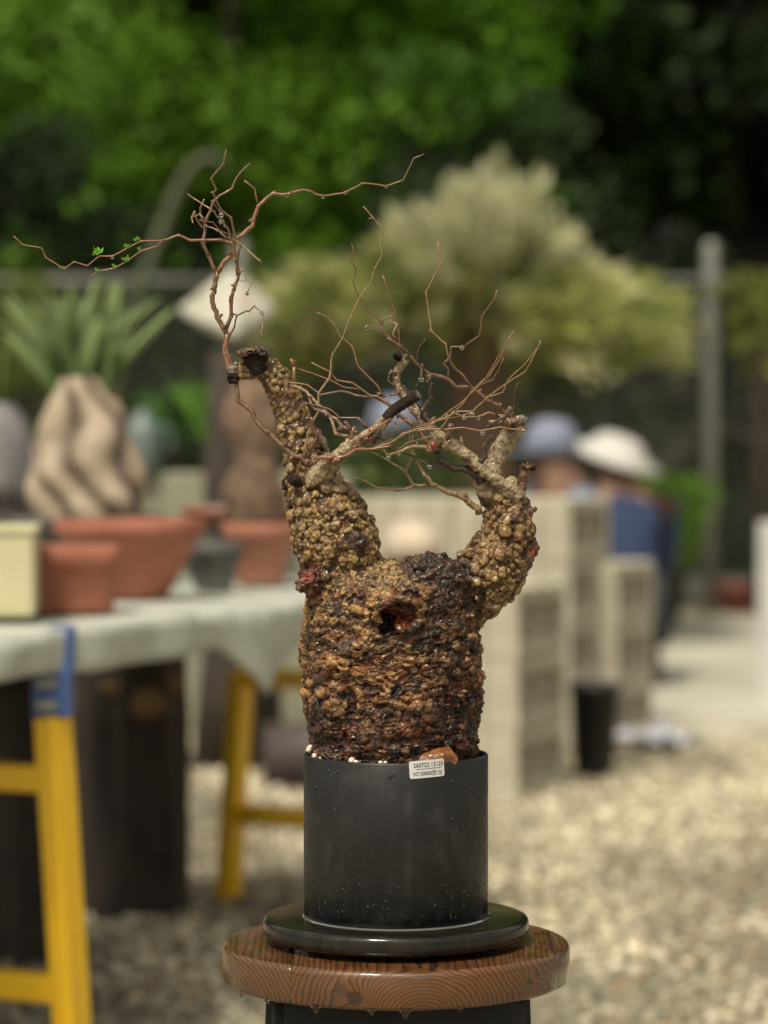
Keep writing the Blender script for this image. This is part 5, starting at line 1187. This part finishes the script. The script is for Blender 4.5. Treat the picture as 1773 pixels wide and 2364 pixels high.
twig('G', [(665, 900), (740, 720), (738, 560), (752, 450), (790, 330), (842, 175), (815, 20), (1330 / 1e9 + 860, -210)], 2.1, 1.1, -3, -10, 'brown', 'stem')
tU = twig('A', [(860, 1340), (780, 1250), (740, 1010), (620, 920), (540, 770), (510, 690), (550, 650), (480, 510), (640, 320), (675, 150)], 1.15, .8, -12, -95, 'tan')
tB = twig('A', [(800, 1500), (765, 1330), (700, 1150), (640, 1050), (560, 1000), (525, 925)], .95, .7, -12, -70, 'tan')
twig('A', [(750, 1260), (655, 1080), (590, 930), (480, 790)], .8, .55, -14, -30, 'brown'); twig('A', [(810, 1750), (790, 1560), (770, 1400), (745, 1290)], .8, .7, -6, -14, 'tan')
twig('A', [(720, 1230), (590, 1170), (510, 1070), (330, 1040)], .75, .6, -16, -40, 'red'); twig('A', [(690, 1280), (570, 1170), (430, 1120), (400, 1090)], 1.1, .7, -8, -2, 'brown'); twig('A', [(700, 1270), (780, 1245)], 1.1, 1.0, -8, -4, 'brown')
twig('A', [(520, 935), (380, 840), (180, 705)], .75, .55, -30, -20, 'red'); twig('A', [(370, 1130), (300, 1040), (270, 930), (235, 1010), (250, 1075)], .8, .7, -50, -110, 'tan'); twig('A', [(250, 1000), (340, 965), (390, 1020)], .7, .6, -100, -110, 'tan')
tT = twig('A', [(770, 1280), (880, 1360), (1000, 1470), (1108, 1562)], .85, .9, -20, -120, 'tan')
tI = twig('G', [(835, 165), (905, 140), (925, 240), (1000, 300), (945, 420)], .65, .6, -8, -25, 'tan'); twig('G', [(925, 250), (915, 275), (840, 262)], .3, .3, -12, -9, 'tan'); twig('G', [(905, 145), (908, 108)], .5, .4, -12, -12, 'tan')
tJ = twig('G', [(700, 1010), (780, 860), (812, 710), (940, 650), (962, 662), (1035, 590), (1110, 655), (1135, 700), (1165, 770), (1130, 900), (1142, 990)], .95, .55, -5, -40, 'brown')
twig('G', [(812, 710), (770, 690)], .8, 1.0, -8, -6, 'brown'); twig('G', [(720, 540), (722, 470), (790, 395), (800, 380), (775, 290)], .7, .5, -6, -20, 'tan'); twig('G', [(745, 312), (830, 318)], .5, .5, -10, -10, 'tan')
twig('B', [(190, 400), (205, 600), (335, 695), (410, 840), (520, 930), (640, 1040), (740, 1130), (840, 1165)], 2.1, 3.0, -6, -20, 'brown', 'branch')
stub('B', [(820, 1160, 3.6, -20), (870, 1180, 5.0, -20), (930, 1210, 5.5, -18)], 'brown', 'collar', .3, 30)
twig('B', [(880, 1150), (890, 1080), (965, 950), (920, 850), (900, 760)], 2.6, 1.7, -22, -28, 'brown', 'branch'); twig('B', [(900, 780), (850, 765)], 1.6, 1.2, -28, -30, 'brown'); twig('B', [(965, 950), (975, 880)], 1.4, .9, -26, -27, 'brown')
twig('B', [(835, 1150), (850, 1040), (880, 900), (925, 790), (980, 700), (975, 530), (1080, 385), (1110, 160), (393, 932, 'D'), (430, 830, 'D'), (490, 700, 'D'), (560, 600, 'D'), (580, 525, 'D'), (628, 440, 'D'), (615, 365, 'D'), (628, 275, 'D'), (570, 210, 'D'), (515, 145, 'D')], 1.3, .55, -24, -40, 'tan')
twig('D', [(575, 215), (545, 220)], .5, .3, -40, -42, 'tan')
twig('D', [(625, 1265), (600, 1220), (485, 1105), (450, 985), (375, 920), (345, 855), (290, 800), (230, 778)], .9, .5, -12, -4, 'red')
twig('B', [(1620, 560), (1540, 560), (1400, 560), (1190, 508), (1000, 545), (970, 520), (870, 450), (690, 425)], 1.2, .6, -12, -22, 'tan')
twig('B', [(1659, 645), (1450, 540), (1300, 430), (1150, 405), (1095, 330), (905, 235)], 1.1, .6, -10, -30, 'tan'); twig('B', [(1360, 490), (1210, 470), (1080, 400), (770, 290)], .75, .5, -14, -8, 'red')
twig('B', [(1290, 950), (1140, 915), (1100, 780), (1040, 700), (985, 650), (900, 560), (800, 480), (720, 455)], 1.9, 1.5, -34, -20, 'tan', 'branch')
twig('B', [(1300, 890), (1200, 850), (1150, 780), (1050, 720), (935, 680), (890, 590)], 2.3, 1.3, -34, -24, 'brown', 'branch'); twig('B', [(900, 640), (870, 520)], 1.5, 1.1, -24, -22, 'brown')
twig('B', [(1470, 880), (1340, 765), (1180, 765), (1080, 680), (990, 655), (880, 630), (810, 605)], 1.1, .6, -34, -26, 'brown'); twig('B', [(1355, 760), (1450, 900), (1659, 1010), (230, 960, 'E'), (330, 1020, 'E'), (450, 1080, 'E'), (540, 1130, 'E')], 1.0, .8, -32, -26, 'brown')
twig('B', [(745, 425), (740, 275)], 1.6, 1.6, -18, -18, 'tan'); twig('B', [(740, 275), (722, 225), (708, 202)], 1.7, 1.5, -18, -18, 'oresin')
twig('B', [(1305, 1000), (1300, 900), (1325, 850)], 3.6, 1.8, -38, -38, 'brown', 'spur'); twig('B', [(1300, 890), (1225, 800)], 1.9, 1.5, -38, -40, 'brown', 'spur'); twig('B', [(1210, 865), (1150, 900)], 1.2, .7, -36, -34, 'dark')
twig('B', [(960, 1155), (1080, 1150), (1130, 1130)], 2.2, 2.8, -40, -42, 'red'); twig('B', [(1120, 1190), (1150, 1160)], 3.2, 2.2, -40, -44, 'red')
tC = twig('B', [(1110, 1190), (1160, 1150), (1240, 1130), (1330, 1070), (30, 990, 'E'), (190, 965, 'E'), (310, 850, 'E'), (520, 815, 'E'), (700, 815, 'E'), (840, 800, 'E'), (1000, 830, 'E'), (1180, 795, 'E'), (1300, 815, 'E'), (1412, 808, 'E')], 1.7, .75, -42, -66, 'red')
twig('B', [(1330, 1070), (1370, 960), (1460, 920), (1659, 780), (220, 728, 'E'), (260, 785, 'E')], 1.3, .7, -44, -75, 'red')
tG = twig('E', [(60, 975), (190, 940), (330, 850), (500, 800), (640, 730), (800, 655), (930, 655), (1060, 530), (1240, 400), (1400, 300), (1510, 95), (1535, 20)], 1.1, .55, -52, -115, 'tan')
twig('E', [(400, 810), (520, 770), (640, 720), (740, 640), (840, 570), (950, 460), (1040, 370), (1391, 933, 'D'), (1415, 890, 'D')], 1.0, .55, -48, -80, 'red')
twig('E', [(1045, 385), (1180, 180), (1230, 40), (1262, -8)], .7, .55, -70, -90, 'tan')
twig('E', [(950, 460), (1010, 415), (1110, 370), (1160, 290), (1210, 170)], .6, .45, -56, -60, 'brown'); twig('E', [(640, 820), (740, 680), (840, 590), (920, 470), (1030, 370)], .6, .5, -60, -80, 'tan')
twig('E', [(1060, 530), (1200, 485), (1250, 370), (1400, 230), (1500, 100)], .75, .5, -84, -112, 'tan'); twig('E', [(250, 1005), (350, 935), (480, 900), (600, 865), (700, 740), (760, 650)], .8, .6, -46, -70, 'tan')
twig('E', [(520, 770), (700, 720), (830, 695), (920, 665)], .8, .6, -56, -68, 'red'); twig('E', [(270, 760), (340, 730), (480, 735)], .5, .5, -74, -60, 'tan')
tP = twig('E', [(1230, 690), (1170, 690), (1070, 665), (970, 705), (860, 705), (780, 675)], 1.1, .6, -2, -20, 'tan')
twig('E', [(600, 710), (540, 750), (520, 780)], 1.6, 1.8, -30, -24, 'brown', 'spur'); twig('E', [(60, 975), (200, 905), (330, 870)], .5, .4, -50, -48, 'brown')
# right side
twig('D', [(735, 1035), (728, 900), (705, 780), (680, 700), (630, 555)], 1.0, .6, -22, -20, 'brown')
tL = twig('E', [(1245, 700), (1180, 640), (1150, 600), (1060, 560), (980, 490), (905, 435), (780, 438), (715, 370), (540, 320), (465, 260), (380, 170), (310, 150), (740, 985, 'D'), (630, 900, 'D'), (612, 820, 'D'), (540, 770, 'D'), (490, 700, 'D'), (455, 600, 'D'), (470, 520, 'D'), (430, 455, 'D'), (460, 420, 'D'), (445, 370, 'D')], 2.4, .5, 0, -35, 'brown', 'branch')
twig('E', [(370, 160), (340, 120), (290, 80), (170, 0)], 1.2, .9, -22, -30, 'brown')
tM = twig('D', [(625, 875), (632, 825), (690, 800)], 1.0, .9, -60, -95, 'tan'); tM2 = twig('D', [(625, 878), (540, 868)], .9, 1.0, -70, -110, 'tan'); twig('D', [(660, 830), (715, 850), (690, 915)], .8, .7, -40, -50, 'tan'); twig('D', [(720, 945), (690, 915)], .7, .6, -40, -42, 'red')
tN = twig('E', [(910, 425), (850, 340), (770, 270), (720, 190), (740, 80), (850, 80), (1130, 975, 'D'), (1210, 920, 'D'), (1225, 800, 'D'), (1300, 700, 'D'), (1315, 645, 'D')], 1.2, .6, -8, -20, 'brown')
twig('D', [(1028, 1060), (1008, 970), (920, 890), (905, 770), (890, 660), (940, 560), (985, 485), (960, 355)], .9, .5, -10, -16, 'tan'); twig('E', [(712, 372), (715, 280), (668, 230), (715, 188)], .9, .8, -6, -10, 'brown')
twig('E', [(465, 250), (430, 180), (450, 90), (510, 10)], .6, .45, -20, -30, 'brown')
tO = twig('E', [(545, 400), (520, 330), (480, 235)], 1.5, 1.2, -26, -50, 'brown'); tO2 = twig('E', [(475, 260), (470, 355)], 1.0, 1.2, -45, -60, 'brown'); twig('E', [(520, 330), (545, 345)], 1.4, 1.2, -40, -52, 'brown')
twig('E', [(480, 735), (485, 660), (475, 640), (555, 540), (545, 460), (570, 400)], 2.2, 1.2, -24, -26, 'dark', 'branch'); twig('E', [(475, 640), (430, 580)], .9, .7, -24, -28, 'dark'); twig('E', [(555, 545), (572, 530)], 1.4, 1.4, -26, -28, 'dark'); twig('E', [(510, 740), (500, 670)], 2.2, 1.8, -26, -28, 'brown', 'spur')
twig('E', [(240, 430), (175, 380), (190, 320), (205, 300)], .8, .8, -18, -30, 'tan'); twig('E', [(250, 330), (200, 290)], 1.8, 1.3, -18, -22, 'brown', 'spur'); twig('E', [(350, 510), (330, 440), (290, 415)], .7, .5, -16, -14, 'brown'); twig('E', [(300, 490), (250, 495), (195, 512)], 1.4, .9, -18, -24, 'brown')
tK = twig('E', [(990, 1570), (980, 1520), (900, 1470), (870, 1430), (770, 1390), (720, 1380), (570, 1310), (545, 1260), (490, 1200), (420, 1060), (385, 1000), (400, 860)], 3.6, .9, -10, -26, 'tan', 'branch')
twig('E', [(560, 1320), (400, 1310), (330, 1190), (160, 1080), (30, 1015)], 1.7, .8, -14, -40, 'tan', 'branch')
tS = twig('D', [(800, 1820), (790, 1835), (715, 1845), (600, 1830), (480, 1770), (455, 1770)], 1.4, .65, -14, -30, 'tan'); twig('E', [(330, 1190), (390, 1060), (370, 900), (372, 800)], 1.3, 1.0, -20, -30, 'tan')
twig('E', [(1010, 1290), (960, 1220), (870, 1170), (770, 1165), (660, 1100), (620, 1060), (600, 990)], 5.0, 2.4, -12, -24, 'dark', 'branch'); tD = twig('E', [(800, 1195), (690, 1150), (600, 1125), (520, 1115), (420, 1060), (300, 1020), (100, 950)], 2.0, .7, -18, -34, 'dark')
tF = twig('E', [(570, 975), (480, 970), (350, 980), (270, 1020), (170, 1045), (110, 970), (30, 940)], 2.2, .9, -28, -40, 'tan', 'branch')
twig('E', [(985, 1210), (1000, 1100), (1045, 1060), (1030, 970), (1110, 860), (1090, 780), (1220, 700), (1300, 620), (1310, 450), (1340, 400)], 3.0, .55, -20, -32, 'dark', 'branch')
twig('E', [(1075, 750), (1150, 745), (1215, 700)], 1.8, 2.0, -10, -8, 'tan'); twig('E', [(1160, 720), (1110, 600), (1102, 540)], 1.1, .7, -8, -14, 'dark'); twig('E', [(700, 910), (720, 850), (735, 760)], 3.4, 1.3, -28, -32, 'brown', 'spur'); twig('E', [(725, 850), (750, 765)], 2.2, 1.2, -28, -30, 'brown', 'spur')
twig('E', [(850, 1000), (840, 950), (825, 880)], 2.2, .6, -20, -24, 'tan', 'spur'); twig('E', [(840, 930), (805, 912)], .6, .3, -24, -24, 'tan'); twig('E', [(1175, 640), (1180, 580)], 1.4, 1.1, -4, -6, 'brown', 'spur')
twig('E', [(560, 985), (480, 860), (400, 775), (270, 680), (170, 580), (75, 520), (0, 525)], 2.7, 1.3, -26, -14, 'brown', 'branch'); twig('B', [(1659, 645), (1545, 560)], 1.7, 2.2, -14, -13, 'brown', 'spur'); twig('E', [(130, 505), (80, 500)], 1.6, 1.8, -13, -15, 'brown', 'spur')
twig('E', [(540, 950), (500, 890), (440, 790)], 1.6, 1.2, -30, -28, 'red')

# leaf buds on the long left twig
def bud(x, y, s, dmm, par, seed):
    rg = np.random.default_rng(seed); V = []; Fq = []; P = PI_ @ Q('L', x, y, dmm * MM); P = np.array(P[:])
    for k in range(9):
        a = rg.uniform(0, 6.28); d = np.array([math.cos(a) * .9, rg.normal() * .5, abs(math.sin(a)) * .9 + .1]); d /= np.linalg.norm(d); sd_ = np.cross(d, rg.normal(size=3)); sd_ /= np.linalg.norm(sd_); L = s * 1.3 * rg.uniform(.6, 1.3) * MM; o = len(V); nn = np.cross(d, sd_)
        V += [P, P + d * L * .5 + sd_ * L * .24 + nn * L * .08, P + d * L, P + d * L * .5 - sd_ * L * .24 + nn * L * .08]; Fq += [(o, o + 1, o + 2), (o, o + 2, o + 3)]
    c = np.tile(np.array([[.20, .48, .05]]), (len(V), 1)) * rg.uniform(.7, 1.2); link('leaf_bud', mesh('leaf_bud', V, Fq, M['leaf'], False, c), par)
for i, (x, y, s, d) in enumerate(((380, 440, 5.2, -6), (365, 444, 3.2, -6), (525, 390, 3.0, -4), (487, 414, 2.8, -5), (242, 497, 2.6, -7))): bud(x, y, s, d, tH, i)
for i, (x, y, s, d) in enumerate(((528, 427, 3.0, -5), (484, 468, 4.4, -6), (440, 492, 2.6, -7), (370, 507, 2.2, -8))): bud(x, y, s, d, tH2, i + 20)
# water drops hanging from the twigs
def drop(c, x, y, r, dmm, par):
    P = PI_ @ Q(c, x, y, dmm * MM); r *= MM
    v, f = latheg([(.0001, -1.0), (.45, -.9), (.8, -.6), (.98, -.15), (.95, .2), (.72, .62), (.4, .95), (.16, 1.25), (.0001, 1.4)], 20, close=False)
    MB().add([Vector(p) * r + P for p in v], f).build('water_drop', M['water'], par, True)
for a in ((tR, 'L', 1100, 217, 1.3, 3), (tR, 'L', 1237, 222, 1.7, 4), (tR, 'L', 1322, 208, 1.8, 4.5), (tR, 'L', 1478, 184, 1.4, 5), (tR, 'A', 835, 1268, 1.6, 0), (tH, 'L', 430, 455, 1.4, -5),
          (tU, 'A', 612, 975, 2.0, -45), (tB, 'A', 605, 1065, 1.8, -55), (tB, 'A', 660, 1110, 1.4, -45), (tT, 'A', 1108, 1566, 1.5, -120), (tI, 'G', 943, 432, 1.7, -25), (tJ, 'G', 1132, 680, 1.8, -25), (tJ, 'G', 1128, 930, 1.9, -40),
          (tN, 'E', 835, 90, 2.0, -14), (tO2, 'E', 472, 368, 2.4, -60), (tO, 'E', 530, 388, 2.0, -30), (tO, 'E', 548, 345, 1.6, -40), (tG, 'E', 470, 748, 1.7, -60), (tG, 'E', 700, 690, 1.4, -75), (tG, 'E', 855, 708, 1.9, -82), (tG, 'E', 925, 678, 2.4, -85),
          (tP, 'E', 980, 712, 1.7, -10), (tC, 'E', 1018, 848, 2.0, -60), (tC, 'E', 1385, 826, 2.0, -66), (tF, 'E', 180, 1065, 2.0, -36), (tF, 'E', 272, 1040, 1.3, -33), (tD, 'E', 547, 1145, 2.0, -22), (tS, 'E', 262, 1358, 1.9, -18), (tS, 'E', 355, 1334, 1.0, -15),
          (tM2, 'D', 537, 872, 1.9, -110), (tM, 'D', 630, 872, 1.5, -65), (tC, 'E', 256, 793, 1.8, -75), (tC, 'E', 435, 938, 1.0, -50), (tC, 'E', 60, 930, 1.2, -46)): drop(a[1], a[2], a[3], a[4], a[5], a[0])
print('objects', len(bpy.data.objects), 'tris', sum(len(o.data.polygons) for o in bpy.data.objects if o.type == 'MESH'))
